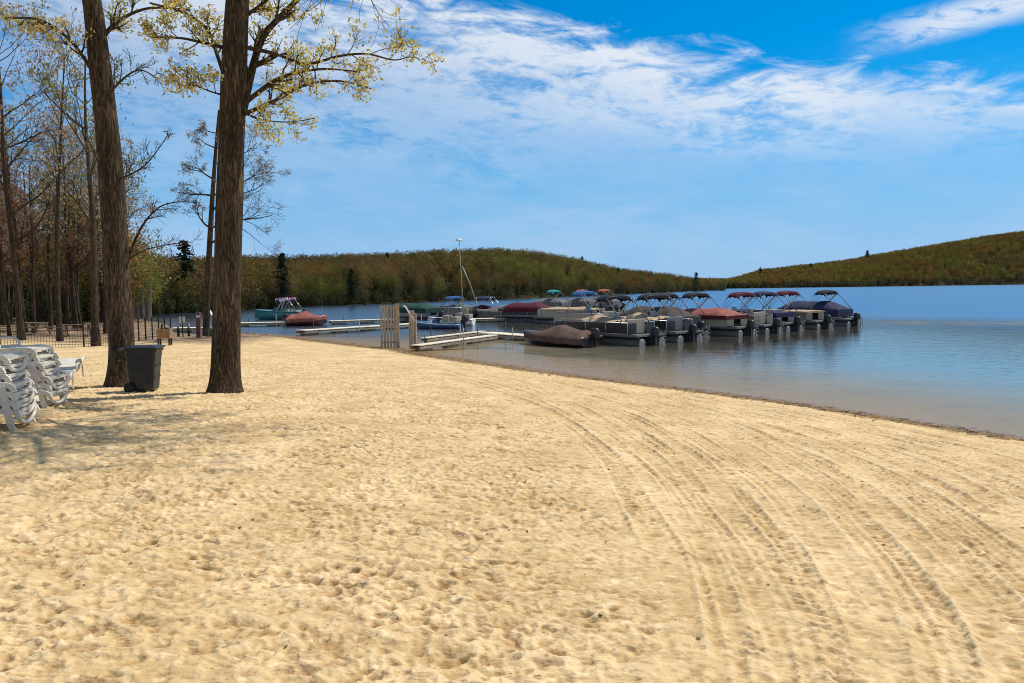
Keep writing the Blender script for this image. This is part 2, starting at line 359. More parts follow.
def sand_mat():
    m = bpy.data.materials.new('sand'); m.use_nodes = True
    nt = m.node_tree; N = nt.nodes; L = nt.links; b = N['Principled BSDF']
    b.inputs['Roughness'].default_value = .95; b.inputs['Specular IOR Level'].default_value = .15
    g = N.new('ShaderNodeNewGeometry')
    def noise(sc, det=4, vec=None):
        n = N.new('ShaderNodeTexNoise'); n.inputs['Scale'].default_value = sc; n.inputs['Detail'].default_value = det
        L.new(vec or g.outputs['Position'], n.inputs[0]); return n.outputs['Fac']
    def ramp(f, p0, c0, p1, c1):
        cr = N.new('ShaderNodeValToRGB'); cr.color_ramp.elements[0].position = p0; cr.color_ramp.elements[1].position = p1
        cr.color_ramp.elements[0].color = (*c0, 1); cr.color_ramp.elements[1].color = (*c1, 1); L.new(f, cr.inputs[0]); return cr.outputs[0]
    def mix(fac, a, c, mode='MIX'):
        mx = N.new('ShaderNodeMixRGB'); mx.blend_type = mode
        if isinstance(fac, float): mx.inputs[0].default_value = fac
        else: L.new(fac, mx.inputs[0])
        for s_, v in ((1, a), (2, c)):
            if isinstance(v, tuple): mx.inputs[s_].default_value = (*v, 1)
            else: L.new(v, mx.inputs[s_])
        return mx.outputs[0]
    def attr(nm):
        a = N.new('ShaderNodeAttribute'); a.attribute_name = nm; return a.outputs['Fac']
    def mr(f, a, c, d=0., e=1.):
        q = N.new('ShaderNodeMapRange'); q.interpolation_type = 'SMOOTHSTEP'
        q.inputs[1].default_value = a; q.inputs[2].default_value = c; q.inputs[3].default_value = d; q.inputs[4].default_value = e; L.new(f, q.inputs[0]); return q.outputs[0]
    base = ramp(noise(1.1), .35, (.60,.42,.20), .65, (.77,.565,.305))
    base = mix(.5, base, ramp(noise(9, 6), .3, (.72,.70,.66), .7, (1.12,1.12,1.12)), 'MULTIPLY')
    base = mix(.55, base, ramp(noise(260, 2), .3, (.68,.64,.58), .7, (1.22,1.24,1.28)), 'MULTIPLY')
    mpv = N.new('ShaderNodeMapping'); mpv.inputs['Scale'].default_value = (.55, 1, 1); L.new(g.outputs['Position'], mpv.inputs[0])
    base = mix(mr(noise(6.5, 9, mpv.outputs[0]), .52, .68, 0, .5), base, (.42,.26,.115))
    base = mix(mr(noise(13, 8, mpv.outputs[0]), .55, .68, 0, .55), base, (.38,.225,.09))
    base = mix(mr(noise(21, 7, mpv.outputs[0]), .56, .70, 0, .4), base, (.95,.78,.52))
    # shade of the hollows put into the sand colour, a few dark crumbs
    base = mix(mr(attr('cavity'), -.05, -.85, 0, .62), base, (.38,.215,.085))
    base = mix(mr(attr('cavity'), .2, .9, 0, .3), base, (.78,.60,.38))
    base = mix(mr(noise(38, 3), .68, .74, 0, .8), base, (.10,.06,.03))
    # wet line and debris at the water's edge
    dn = N.new('ShaderNodeMath'); dn.operation = 'ADD'; L.new(attr('shore'), dn.inputs[0])
    sc = N.new('ShaderNodeMath'); sc.operation = 'MULTIPLY_ADD'; sc.inputs[1].default_value = .9; sc.inputs[2].default_value = -.45; L.new(noise(1.7, 6), sc.inputs[0]); L.new(sc.outputs[0], dn.inputs[1])
    wet = mr(dn.outputs[0], 1.7, 1.0)
    wc = ramp(noise(14, 6), .35, (.12,.07,.03), .62, (.34,.21,.095))
    base = mix(wet, base, wc)
    uw = mr(attr('shore'), .0, -.5)
    base = mix(uw, base, (.34,.235,.125))
    # leaf litter under the wood
    base = mix(attr('litter'), base, ramp(noise(1.5, 6), .4, (.12,.075,.045), .6, (.36,.25,.15)))
    L.new(base, b.inputs['Base Color'])
    rgh = mr(dn.outputs[0], .9, .2, .95, .55); L.new(rgh, b.inputs['Roughness'])
    b1 = N.new('ShaderNodeBump'); b1.inputs['Strength'].default_value = .55; b1.inputs['Distance'].default_value = .012; L.new(noise(45, 6), b1.inputs['Height'])
    b2 = N.new('ShaderNodeBump'); b2.inputs['Strength'].default_value = .9; b2.inputs['Distance'].default_value = .075
    L.new(noise(7, 9, mpv.outputs[0]), b2.inputs['Height']); L.new(b1.outputs[0], b2.inputs['Normal'])
    L.new(b2.outputs[0], b.inputs['Normal'])
    return m
SAND = sand_mat()
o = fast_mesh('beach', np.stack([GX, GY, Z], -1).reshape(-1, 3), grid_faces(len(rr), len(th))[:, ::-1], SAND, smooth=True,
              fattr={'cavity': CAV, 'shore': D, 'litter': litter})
tag(o, kind='structure')
# the whole land and lake bed, coarse, reaching the horizon
gx = np.concatenate([-np.geomspace(4000, 60, 40), np.linspace(-58, 58, 90), np.geomspace(60, 4000, 40)])
gy = np.concatenate([-np.geomspace(3000, 22, 25), np.linspace(-20, 125, 110), np.geomspace(130, 5000, 50)])
QX, QY = np.meshgrid(gx, gy); QD = sdist(QX, QY)
QZ = H(QX, QY, QD)-.22
o = fast_mesh('ground', np.stack([QX, QY, QZ], -1).reshape(-1, 3), grid_faces(len(gy), len(gx)), SAND, smooth=True,
              fattr={'cavity': QX*0, 'shore': QD, 'litter': np.clip((-30-QX)/10, 0, 1)*(QY > 20)})
tag(o, kind='structure')

# ------------------------------------------------------------------ water
def water_mat():
    m = bpy.data.materials.new('lake_water'); m.use_nodes = True
    nt = m.node_tree; N = nt.nodes; L = nt.links; N.remove(N['Principled BSDF']); out = N['Material Output']
    g = N.new('ShaderNodeNewGeometry')
    def attr(nm):
        a = N.new('ShaderNodeAttribute'); a.attribute_name = nm; return a.outputs['Fac']
    def noise(sx, sy, det, dist=0.):
        mp = N.new('ShaderNodeMapping'); mp.inputs['Scale'].default_value = (sx, sy, 1); L.new(g.outputs['Position'], mp.inputs[0])
        n = N.new('ShaderNodeTexNoise'); n.inputs['Scale'].default_value = 1; n.inputs['Detail'].default_value = det; n.inputs['Distortion'].default_value = dist
        L.new(mp.outputs[0], n.inputs[0]); return n.outputs['Fac']
    def mr(f, a, c, d=0., e=1.):
        q = N.new('ShaderNodeMapRange'); q.interpolation_type = 'SMOOTHSTEP'
        q.inputs[1].default_value = a; q.inputs[2].default_value = c; q.inputs[3].default_value = d; q.inputs[4].default_value = e; L.new(f, q.inputs[0]); return q.outputs[0]
    def math_(op, a, c):
        q = N.new('ShaderNodeMath'); q.operation = op
        for i, v in enumerate((a, c)):
            if isinstance(v, (int, float)): q.inputs[i].default_value = v
            else: L.new(v, q.inputs[i])
        return q.outputs[0]
    # ruffled = far open water, calm close to the shore; patches of breeze
    sh = math_('ADD', attr('shore'), math_('MULTIPLY', noise(.03, .10, 3), 14))
    ruf = math_('MAXIMUM', mr(sh, 30, 74), math_('MULTIPLY', attr('breeze'), .62))
    bstr = mr(ruf, 0, 1, .15, .95)
    bp = N.new('ShaderNodeBump'); bp.inputs['Distance'].default_value = .05; L.new(bstr, bp.inputs['Strength'])
    L.new(math_('ADD', noise(2.2, 5.5, 3, .3), math_('MULTIPLY', noise(.45, 2.0, 2), 1.4)), bp.inputs['Height'])
    fr = N.new('ShaderNodeFresnel'); fr.inputs['IOR'].default_value = 1.33; L.new(bp.outputs[0], fr.inputs['Normal'])
    gl = N.new('ShaderNodeBsdfGlossy'); gl.inputs['Roughness'].default_value = .06; L.new(bp.outputs[0], gl.inputs['Normal'])
    L.new(mr(ruf, 0, 1, .015, .22), gl.inputs['Roughness'])
    gcol = N.new('ShaderNodeMixRGB'); gcol.inputs[1].default_value = (.78,.76,.72,1); gcol.inputs[2].default_value = (.36,.56,.70,1); L.new(ruf, gcol.inputs[0]); L.new(gcol.outputs[0], gl.inputs['Color'])
    tr = N.new('ShaderNodeBsdfTransparent'); tr.inputs[0].default_value = (.93,.88,.78,1)
    df = N.new('ShaderNodeBsdfDiffuse')
    bc = N.new('ShaderNodeMixRGB'); bc.inputs[1].default_value = (.17,.155,.125,1); bc.inputs[2].default_value = (.022,.085,.17,1); L.new(ruf, bc.inputs[0]); bn = N.new('ShaderNodeMixRGB'); bn.inputs[1].default_value = (.43,.385,.27,1); L.new(math_('MAXIMUM', mr(attr('shore'), 4, 19), attr('breeze')), bn.inputs[0]); L.new(bc.outputs[0], bn.inputs[2]); bs = N.new('ShaderNodeMixRGB'); bs.inputs[2].default_value = (.25,.21,.11,1); L.new(bn.outputs[0], bs.inputs[1])  # reflected sky blue put into the body colour of ruffled water
    shf = math_('MULTIPLY', attr('shoal'), mr(noise(.5, 1.5, 5), .38, .60)); L.new(math_('MULTIPLY', shf, .95), bs.inputs[0]); L.new(bs.outputs[0], df.inputs[0])
    dep = math_('MULTIPLY', attr('depth'), math_('ADD', math_('MULTIPLY', noise(.25, .5, 4), 1.2), .4))
    op = math_('SUBTRACT', 1.0, math_('POWER', 2.718, math_('MULTIPLY', dep, -1.2)))
    m1 = N.new('ShaderNodeMixShader'); L.new(op, m1.inputs[0]); L.new(tr.outputs[0], m1.inputs[1]); L.new(df.outputs[0], m1.inputs[2])
    m2 = N.new('ShaderNodeMixShader'); L.new(math_('MINIMUM', fr.outputs[0], math_('SUBTRACT', math_('MAXIMUM', mr(attr('shore'), 1, 13, .26, .88), math_('MULTIPLY', attr('breeze'), .8)), math_('MULTIPLY', shf, .60))), m2.inputs[0]); L.new(m1.outputs[0], m2.inputs[1]); L.new(gl.outputs[0], m2.inputs[2])
    L.new(m2.outputs[0], out.inputs[0])
    return m
th2 = np.linspace(R(-85), R(100), 420); r2 = np.geomspace(6, 2600, 420)
T2, R2 = np.meshgrid(th2, r2); WX = R2*np.sin(T2); WY = CY+R2*np.cos(T2); WD = -sdist(WX, WY)
_a = on_z(855, 324); _b = on_z(1100, 322)
_t = np.clip(((WX-_a.x)*(_b.x-_a.x)+(WY-_a.y)*(_b.y-_a.y))/((_b.x-_a.x)**2+(_b.y-_a.y)**2), -.2, 1)
_ds = np.hypot(WX-_a.x-_t*(_b.x-_a.x), WY-_a.y-_t*(_b.y-_a.y)+1.2*np.sin(WX*.35)); SHO = np.exp(-(_ds/4.6)**2)*np.clip((_t+.1)/.35, 0, 1)
o = fast_mesh('lake_water', np.stack([WX, WY, WX*0], -1).reshape(-1, 3), grid_faces(len(r2), len(th2))[:, ::-1], water_mat(), smooth=True,
              fattr={'depth': np.minimum(np.maximum(WD, 0)*.07, 2.5), 'shore': WD, 'shoal': SHO, 'breeze': np.clip((WY-40)/14, 0, 1)*np.clip((2-WX)/9, 0, 1)})
tag(o, kind='structure')

# ------------------------------------------------------------------ world and sun
SUN_AZ, SUN_EL = R(58), R(58)
w = bpy.data.worlds.new('World'); scene.world = w; w.use_nodes = True
nt = w.node_tree; N = nt.nodes; L = nt.links; bg = N['Background']; bg.inputs[1].default_value = .1
sky = N.new('ShaderNodeTexSky'); sky.sky_type = 'NISHITA'; sky.sun_disc = False; sky.sun_elevation = SUN_EL; sky.sun_rotation = SUN_AZ
sky.air_density = 1.1; sky.dust_density = .3; sky.ozone_density = 2.5
def M_(op, a, c=None, clamp=False):
    q = N.new('ShaderNodeMath'); q.operation = op; q.use_clamp = clamp
    for i, v in enumerate((a, c)):
        if v is None: continue
        if isinstance(v, (int, float)): q.inputs[i].default_value = v
        else: L.new(v, q.inputs[i])
    return q.outputs[0]
def SS(f, a, c, d=0., e=1.):
    q = N.new('ShaderNodeMapRange'); q.interpolation_type = 'SMOOTHSTEP'
    for i, v in ((1, a), (2, c), (3, d), (4, e)):
        if isinstance(v, (int, float)): q.inputs[i].default_value = v
        else: L.new(v, q.inputs[i])
    L.new(f, q.inputs[0]); return q.outputs[0]
tc = N.new('ShaderNodeTexCoord'); sp = N.new('ShaderNodeSeparateXYZ'); L.new(tc.outputs['Generated'], sp.inputs[0])
az = M_('ARCTAN2', sp.outputs[0], sp.outputs[1]); el = M_('ARCSINE', sp.outputs[2])
def CN(sa, se, det, dist=0., off=0., rough=.55, shear=0.):
    cb = N.new('ShaderNodeCombineXYZ')
    L.new(M_('ADD', M_('MULTIPLY', az, sa), off), cb.inputs[0]); L.new(M_('ADD', M_('MULTIPLY', el, se), M_('MULTIPLY', az, shear)), cb.inputs[1])
    n = N.new('ShaderNodeTexNoise'); n.inputs['Scale'].default_value = 1; n.inputs['Detail'].default_value = det; n.inputs['Distortion'].default_value = dist; n.inputs['Roughness'].default_value = rough
    L.new(cb.outputs[0], n.inputs[0]); return n.outputs['Fac']
big_n = CN(3.5, 11, 5, .6, 3.1, .55, 1.0); mid_n = CN(8.5, 30, 8, .9, 1.7, .62, 2.2); fin_n = CN(34, 95, 7, .8, 5.2, .65, 4)
# upper edge of the cirrus band falls from left to right
top = M_('SUBTRACT', .352, M_('MULTIPLY', M_('MAXIMUM', az, -.1), .235)); top = M_('ADD', top, M_('MULTIPLY', M_('SUBTRACT', mid_n, .5), .14))
e1 = SS(M_('SUBTRACT', top, el), -.012, .035)
low = M_('ADD', M_('ADD', .160, M_('MULTIPLY', az, .03)), M_('MULTIPLY', M_('SUBTRACT', big_n, .5), .13))
e2 = SS(M_('SUBTRACT', el, low), -.06, .06)
tex = M_('ADD', M_('MULTIPLY', mid_n, .62), M_('ADD', M_('MULTIPLY', fin_n, .34), M_('MULTIPLY', big_n, .35)))
e3 = M_('MULTIPLY', SS(M_('SUBTRACT', top, el), .19, .02, .38, 1), SS(az, -.8, -.2, .45, 1))
dens = M_('MULTIPLY', M_('MULTIPLY', M_('MULTIPLY', e1, e2), e3), SS(tex, .48, .72, .16, 1.0))
# lone streak high on the right
st_c = M_('ADD', .288, M_('MULTIPLY', M_('SUBTRACT', az, .52), .10))
st = M_('MULTIPLY', SS(M_('ABSOLUTE', M_('SUBTRACT', el, st_c)), .026, .004), SS(az, .40, .52)); st = M_('MULTIPLY', st, SS(M_('ADD', M_('MULTIPLY', mid_n, .6), M_('MULTIPLY', fin_n, .4)), .38, .56))
dens = M_('MAXIMUM', dens, M_('MULTIPLY', st, .85))
# thin veil low down
veil = M_('MULTIPLY', SS(el, .30, .03), SS(M_('ADD', M_('MULTIPLY', big_n, .7), M_('MULTIPLY', mid_n, .3)), .38, .68, .12, .70))
hs = N.new('ShaderNodeHueSaturation'); hs.inputs['Saturation'].default_value = 1.25; hs.inputs['Value'].default_value = 1.0; tn = N.new('ShaderNodeMixRGB'); tn.blend_type = 'MULTIPLY'; tn.inputs[0].default_value = 1; tn.inputs[2].default_value = (.52, .92, 1.18, 1); L.new(sky.outputs[0], tn.inputs[1]); L.new(tn.outputs[0], hs.inputs['Color'])
mh = N.new('ShaderNodeMixRGB'); mh.inputs[2].default_value = (2.6, 5.0, 8.5, 1); L.new(SS(el, .26, .02, 0, .85), mh.inputs[0]); L.new(hs.outputs[0], mh.inputs[1])
mx0 = N.new('ShaderNodeMixRGB'); mx0.inputs[2].default_value = (4.4, 6.2, 8.7, 1); L.new(veil, mx0.inputs[0]); L.new(mh.outputs[0], mx0.inputs[1])
mx = N.new('ShaderNodeMixRGB'); mx.inputs[2].default_value = (8.3, 8.8, 9.4, 1); L.new(M_('MULTIPLY', dens, .92), mx.inputs[0]); L.new(mx0.outputs[0], mx.inputs[1])
mb = N.new('ShaderNodeMixRGB'); mb.inputs[2].default_value = (5.4, 5.5, 5.7, 1); L.new(mx.outputs[0], mb.inputs[1])  # unseen white-grey sky added beside, behind and overhead to neutralise blue shade
L.new(M_('MULTIPLY', M_('MAXIMUM', SS(M_('ABSOLUTE', az, 0), .85, 1.5), SS(el, .6, .95)), .42), mb.inputs[0]); L.new(mb.outputs[0], bg.inputs[0])
sl = bpy.data.lights.new('sun', 'SUN'); sl.energy = 4.4; sl.angle = R(.53); sl.color = (1, .95, .86)
so = bpy.data.objects.new('sun', sl); COL.objects.link(so)
sd = Vector((math.sin(SUN_AZ)*math.cos(SUN_EL), math.cos(SUN_AZ)*math.cos(SUN_EL), math.sin(SUN_EL)))
so.rotation_euler = sd.to_track_quat('Z', 'Y').to_euler(); so.location = (20, 10, 30)

# ------------------------------------------------------------------ hills
D_px = [(-300,80),(0,84),(130,90),(240,108),(300,124),(400,142),(500,166),(600,216),(660,270),(700,325),(712,345)]
crest_L = [(-300,243),(0,246),(130,250),(180,254),(250,253),(300,254),(350,252),(400,251.5),(450,248.5),(490,247.5),(540,250.5),(580,257),(620,266),(660,270),(700,276),(712,282),(725,288)]
D_R = [(695,480),(760,520),(860,560),(1024,690),(1300,900)]
crest_R = [(695,288),(718,281),(735,276.5),(760,269),(800,264.5),(850,258.5),(900,250),(950,241),(1000,234.5),(1024,232),(1150,222),(1300,212)]
def interp(tab, x): a = np.array(tab, float); return np.interp(x, a[:, 0], a[:, 1])
def dirx(px):  # horizontal ray slope dx/dy at the horizon line
    d = ray(px, 285.5-(px-512)*.0088); return d.x/d.y
def hill(name, px0, px1, Dt, Ct, back, treeh, nr=60, nc=160):
    pxs = np.linspace(px0, px1, nc); ts = np.linspace(0, 1.6, nr)
    Vt = np.zeros((nr, nc, 3))
    hz = 285.5-(pxs-512)*.0088
    Dv = interp(Dt, pxs); Cv = interp(Ct, pxs); bk = interp(back, pxs)
    sx = np.array([dirx(p) for p in pxs])
    Yc = Dv+bk; Hc = np.maximum(EYE+(hz-Cv)/FPX*Yc - treeh, 1.0)
    for i, t in enumerate(ts):
        Y = Dv-6+t*(bk+6)
        prof = (1-(1-min(t, 1))**1.7) if t <= 1 else 1-.5*(t-1)**2
        z = -1.2+ (Hc+1.2)*np.clip(prof, 0, 1) if True else 0
        z = z + .02*Hc*np.sin(pxs*.05+t*9)
        Vt[i, :, 0] = sx*Y; Vt[i, :, 1] = Y; Vt[i, :, 2] = z
    o = fast_mesh(name, Vt.reshape(-1, 3), grid_faces(nr, nc), HILLM, smooth=True); tag(o, kind='structure')
    return Vt, ts, pxs
HILLM = mat('forest_floor', (.040,.034,.018), 1.0, noise=.4, nscale=.05, spec=0)
backL = [(-300,60),(130,90),(300,170),(480,260),(600,260),(725,200)]
backR = [(695,120),(800,260),(1024,420),(1300,500)]
VL, tsL, pL = hill('hill', -300, 725, D_px, crest_L, backL, 7.6, 50, 200)
VR, tsR, pR = hill('hill', 695, 1300, D_R, crest_R, backR, 7.5, 50, 160)

PAL = np.array([(.17,.115,.05),(.22,.125,.045),(.15,.135,.03),(.20,.18,.035),(.26,.12,.035),(.12,.11,.03),(.24,.20,.04),(.18,.10,.045),(.10,.09,.035),(.17,.16,.03)])
PALL = PAL*1.0
def canopy(name, pos, hgt, nface, fsize, cols, label, group=None, trunk=True, spread=.42):
    """many leaf-sized faces through every crown + upright stems, one mass"""
    n = len(pos); k = nface
    c = np.repeat(pos, k, 0); h = np.repeat(hgt, k)
    u = RNG.standard_normal((n*k, 3)); u /= np.linalg.norm(u, axis=1)[:, None]; rad = RNG.random(n*k)**.42
    off = u*rad[:, None]*np.stack([h*spread*.62, h*spread*.62, h*spread], 1); ctr = c + off; ctr[:, 2] += h*(.62 if trunk and nface > 200 else .5)
    # lobes: pull some points to cluster centres
    a = RNG.standard_normal((n*k, 3)); b = RNG.standard_normal((n*k, 3))
    a[:, 2] *= .8; a /= np.linalg.norm(a, axis=1)[:, None]; b -= a*(a*b).sum(1)[:, None]; b /= np.linalg.norm(b, axis=1)[:, None]
    s_ = fsize*RNG.uniform(.5, 1.3, (n*k, 1))
    v = np.stack([ctr-a*s_*.7, ctr+a*s_*.7+b*s_*.25, ctr+b*s_], 1)
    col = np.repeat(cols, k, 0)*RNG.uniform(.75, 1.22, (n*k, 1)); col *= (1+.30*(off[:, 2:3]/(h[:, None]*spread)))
    vt = [v.reshape(-1, 3)]; ct = [np.repeat(col, 3, 0)]; f = [np.arange(n*k*3).reshape(-1, 3)]
    if trunk:
        tw = .12; base = pos.copy(); o_ = n*k*3; hh = hgt[:, None]
        ax = np.zeros((n, 3)); ax[:, 0] = tw
        lean = RNG.normal(0, .06, (n, 3))*hh; lean[:, 2] = 0
        topv = base+lean; topv[:, 2] += hgt*.9
        tv = np.stack([base-ax, base+ax, topv], 1); vt.append(tv.reshape(-1, 3)); f.append(np.arange(n*3).reshape(-1, 3)+o_)
        ct.append(np.tile(np.array([[.17,.14,.12]]), (n*3, 1))*np.repeat(RNG.uniform(.6, 1.4, (n, 1)), 3, 0))
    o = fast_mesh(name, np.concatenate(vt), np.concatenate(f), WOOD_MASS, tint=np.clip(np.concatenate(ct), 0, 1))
    return tag(o, label, 'woods', kind='stuff')
def sample_hill(V, ts, n, t0, t1, j0=0., j1=1., power=1.0):
    nr, nc, _ = V.shape
    t = t0+(t1-t0)*RNG.random(n)**power; j = (j0+(j1-j0)*RNG.random(n))*(nc-1.001)
    i = t/ts[-1]*(nr-1.001); i0 = i.astype(int); j0_ = j.astype(int); fi = (i-i0)[:, None]; fj = (j-j0_)[:, None]
    return (V[i0, j0_]*(1-fi)+V[i0+1, j0_]*fi)*(1-fj)+(V[i0, j0_+1]*(1-fi)+V[i0+1, j0_+1]*fi)*fj
def pal(n, P=PAL, pos=None):
    k = RNG.integers(0, len(P), n)
    if pos is not None:  # patches of like trees
        q = np.sin(pos[:, 0]*.045+1)+np.sin(pos[:, 1]*.06+pos[:, 0]*.02)+RNG.normal(0, .8, n)
        k = np.clip(((q+2.6)/5.2*len(P)).astype(int), 0, len(P)-1)
        idx = np.array([8,0,7,4,1,2,5,9,3,6]); k = idx[k]
    return (P[k]*.85+P.mean(0)*.15)*np.array([[.84,.88,.84]])*RNG.uniform(.72, 1.15, (n, 1))
# left hill: shoreline wood (near) and slope wood
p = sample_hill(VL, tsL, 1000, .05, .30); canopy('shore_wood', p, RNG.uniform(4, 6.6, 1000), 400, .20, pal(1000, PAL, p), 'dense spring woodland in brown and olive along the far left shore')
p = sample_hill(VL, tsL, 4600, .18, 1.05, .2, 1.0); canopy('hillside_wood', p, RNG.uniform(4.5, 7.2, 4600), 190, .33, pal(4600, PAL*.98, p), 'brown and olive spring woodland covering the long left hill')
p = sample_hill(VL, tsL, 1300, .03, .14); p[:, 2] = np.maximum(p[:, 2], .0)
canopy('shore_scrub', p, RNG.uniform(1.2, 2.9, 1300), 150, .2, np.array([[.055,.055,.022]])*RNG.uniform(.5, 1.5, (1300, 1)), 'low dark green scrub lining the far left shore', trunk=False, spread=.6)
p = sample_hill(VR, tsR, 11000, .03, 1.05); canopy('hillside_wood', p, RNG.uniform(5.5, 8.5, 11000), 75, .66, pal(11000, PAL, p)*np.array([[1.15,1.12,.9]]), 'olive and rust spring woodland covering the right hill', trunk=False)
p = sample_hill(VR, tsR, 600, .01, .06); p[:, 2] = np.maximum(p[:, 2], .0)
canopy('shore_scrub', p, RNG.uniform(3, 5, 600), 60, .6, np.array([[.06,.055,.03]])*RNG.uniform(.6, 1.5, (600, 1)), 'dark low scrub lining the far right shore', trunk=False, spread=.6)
# gap between the hills: far ridge
# wood behind the picket fence on the left
n = 420
wx = RNG.uniform(-150, -20, n); wy = RNG.uniform(66, 100, n); ok = (wx/wy < dirx(140)) & (wx/wy > dirx(-260)); wx, wy = wx[ok], wy[ok]
p = np.stack([wx, wy, wx*0+.3], 1); n = len(p)
canopy('left_wood', p, RNG.uniform(7, 11, n)*(1+.75*np.clip((dirx(125)-p[:, 0]/p[:, 1])/.18, 0, 1)), 520, .21, pal(n, PAL*1.7, p)*np.array([[1.05,.95,.95]]), 'russet and olive wood filling the background behind the picket fence')
n = 150
gx_ = RNG.uniform(dirx(50), dirx(150), n); gy_ = RNG.uniform(70, 86, n)
canopy('olive_saplings', np.stack([gx_*gy_, gy_, gx_*0+.3], 1), RNG.uniform(5, 9, n), 420, .17, np.array([[.20,.19,.045]])*RNG.uniform(.6, 1.2, (n, 1)), 'olive green young saplings between the left trunks and the lake')
q = np.stack([RNG.uniform(-75, -36, n), RNG.uniform(60, 80, n), np.full(n, .2)], 1); q = q[(q[:, 0]/q[:, 1] < dirx(128))]; n = len(q)
canopy('undergrowth', q, RNG.uniform(1.0, 2.6, n), 260, .14, np.array([[.075,.085,.035]])*RNG.uniform(.5, 1.4, (n, 1)), 'dark green undergrowth at the foot of the left wood', trunk=False, spread=.6)

# ------------------------------------------------------------------ conifers
def conifer(px, ytop, Y, zb, label, w=.28, sparse=1.0, group=None):
    b = at_y(px, 300, Y); top = at_y(px, ytop, Y).z; h = top-zb
    t = thing('evergreen_tree', (b.x, Y, zb), RNG.uniform(0, 6), label, 'evergreen tree', group)
    m = MB(); m.tube([(0,0,0),(0,0,h*.5),(0,0,h)], [h*.018, h*.011, .01], 7); m.build('trunk', BARK2, t)
    V = []; C = []
    nl = 22
    for i in range(nl):
        f = .14+.86*i/nl; zz = f*h; L_ = h*w*(1-f)**.6*RNG.uniform(.55, 1.25)+.15
        nb = 9
        for j in range(nb):
            if RNG.random() > .88*sparse: continue
            a = RNG.uniform(0, 2*math.pi); Lb = L_*RNG.uniform(.55, 1.1)
            for q in range(16):
                s_ = (q+RNG.random())/16; r_ = Lb*s_; pz = zz+.15*Lb*s_-.35*Lb*s_*s_+RNG.normal(0, .04*h*.1)
                cx, cy = r_*math.cos(a)+RNG.normal(0, .10*Lb), r_*math.sin(a)+RNG.normal(0, .10*Lb)
                sz = h*.028*RNG.uniform(.6, 1.3); d = RNG.normal(0, 1, (2, 3)); d[:, 2] *= .4; d /= np.linalg.norm(d, axis=1)[:, None]
                c0 = np.array([cx, cy, pz]); V += [c0-d[0]*sz, c0+d[0]*sz, c0+d[1]*sz]
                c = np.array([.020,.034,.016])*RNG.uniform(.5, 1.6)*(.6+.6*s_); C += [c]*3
    fast_mesh('needles', V, np.arange(len(V)).reshape(-1, 3), NEEDLE, t, tint=np.array(C))
    return t
for a in [(283,252,118,.2,'tall dark evergreen on the left shore just right of the big trunk',.30),
          (186,239,104,.2,'dark pine rising above the wood between the two big trunks',.32),
          (388,252,230,4,'lone dark evergreen breaking the skyline above the lattice gate',.26),
          (352,268,135,.3,'small evergreen at the far shore left of the lattice gate',.30),
          (517,285,165,.3,'low evergreen on the far shore behind the middle boats',.4),
          (582,256,400,10,'small pine at the top of the long hill where its skyline drops',.4),
          (618,268,330,2,'round-topped evergreen on the lower right slope of the left hill',.35),
          (696,272,330,.5,'dark evergreen at the right tip of the left hill',.4),
          (723,283,480,.5,'small dark evergreen in the gap between the two hills',.4),
          (866,250,780,20,'larger dark pine on the skyline of the right hill',.4),
          (760,267,640,8,'dark pine low on the skyline of the right hill',.5),
          (810,263,690,12,'squat dark pine midway up the right hill skyline',.5),
          (137,246,80,.3,'tall dark spruce mostly hidden behind the left trunk',.26)]:
    conifer(*a)

# ------------------------------------------------------------------ broadleaf trees
def grow(out, tips, p, d, L_, r_, lvl, maxl, rng, trop=.10, nch=(3, 6), spread=.75, rmin=.004):
    n = max(3, int(5-lvl*.5)+2); pts = [p.copy()]; rad = [r_]; dd = d.copy()
    for i in range(n):
        dd = (dd + Vector(rng.normal(0, .13, 3)) + Vector((0, 0, trop*.4))).normalized()
        pts.append(pts[-1]+dd*(L_/n)); rad.append(max(rmin, r_*(1-.72*(i+1)/n)))
    out.append((pts, rad))
    if lvl >= maxl: tips.append((pts[-1], dd)); tips.append((pts[n//2+1], dd)); return
    branch_from(out, tips, pts, rad, L_, lvl, maxl, rng, trop, nch, spread, rmin)
    tips.append((pts[-1], dd))
def branch_from(out, tips, pts, rad, L_, lvl, maxl, rng, trop, nch, spread, rmin, f0=.3):
    n = len(pts)-1
    for _ in range(int(rng.integers(*nch))):
        f = f0+(1-f0)*rng.random(); i = min(int(f*n), n-1); q = pts[i].lerp(pts[i+1], f*n-i)
        ax = (pts[i+1]-pts[i]).normalized(); s_ = Vector(rng.normal(0, 1, 3)); s_ = (s_-ax*s_.dot(ax)).normalized()
        nd = (ax*(1-spread*.45)+s_*spread+Vector((0, 0, trop))).normalized()
        grow(out, tips, q, nd, L_*(.36+.28*rng.random())*(1.25-.6*f), max(rmin, rad[i]*.55), lvl+1, maxl, rng, trop, nch, spread, rmin)
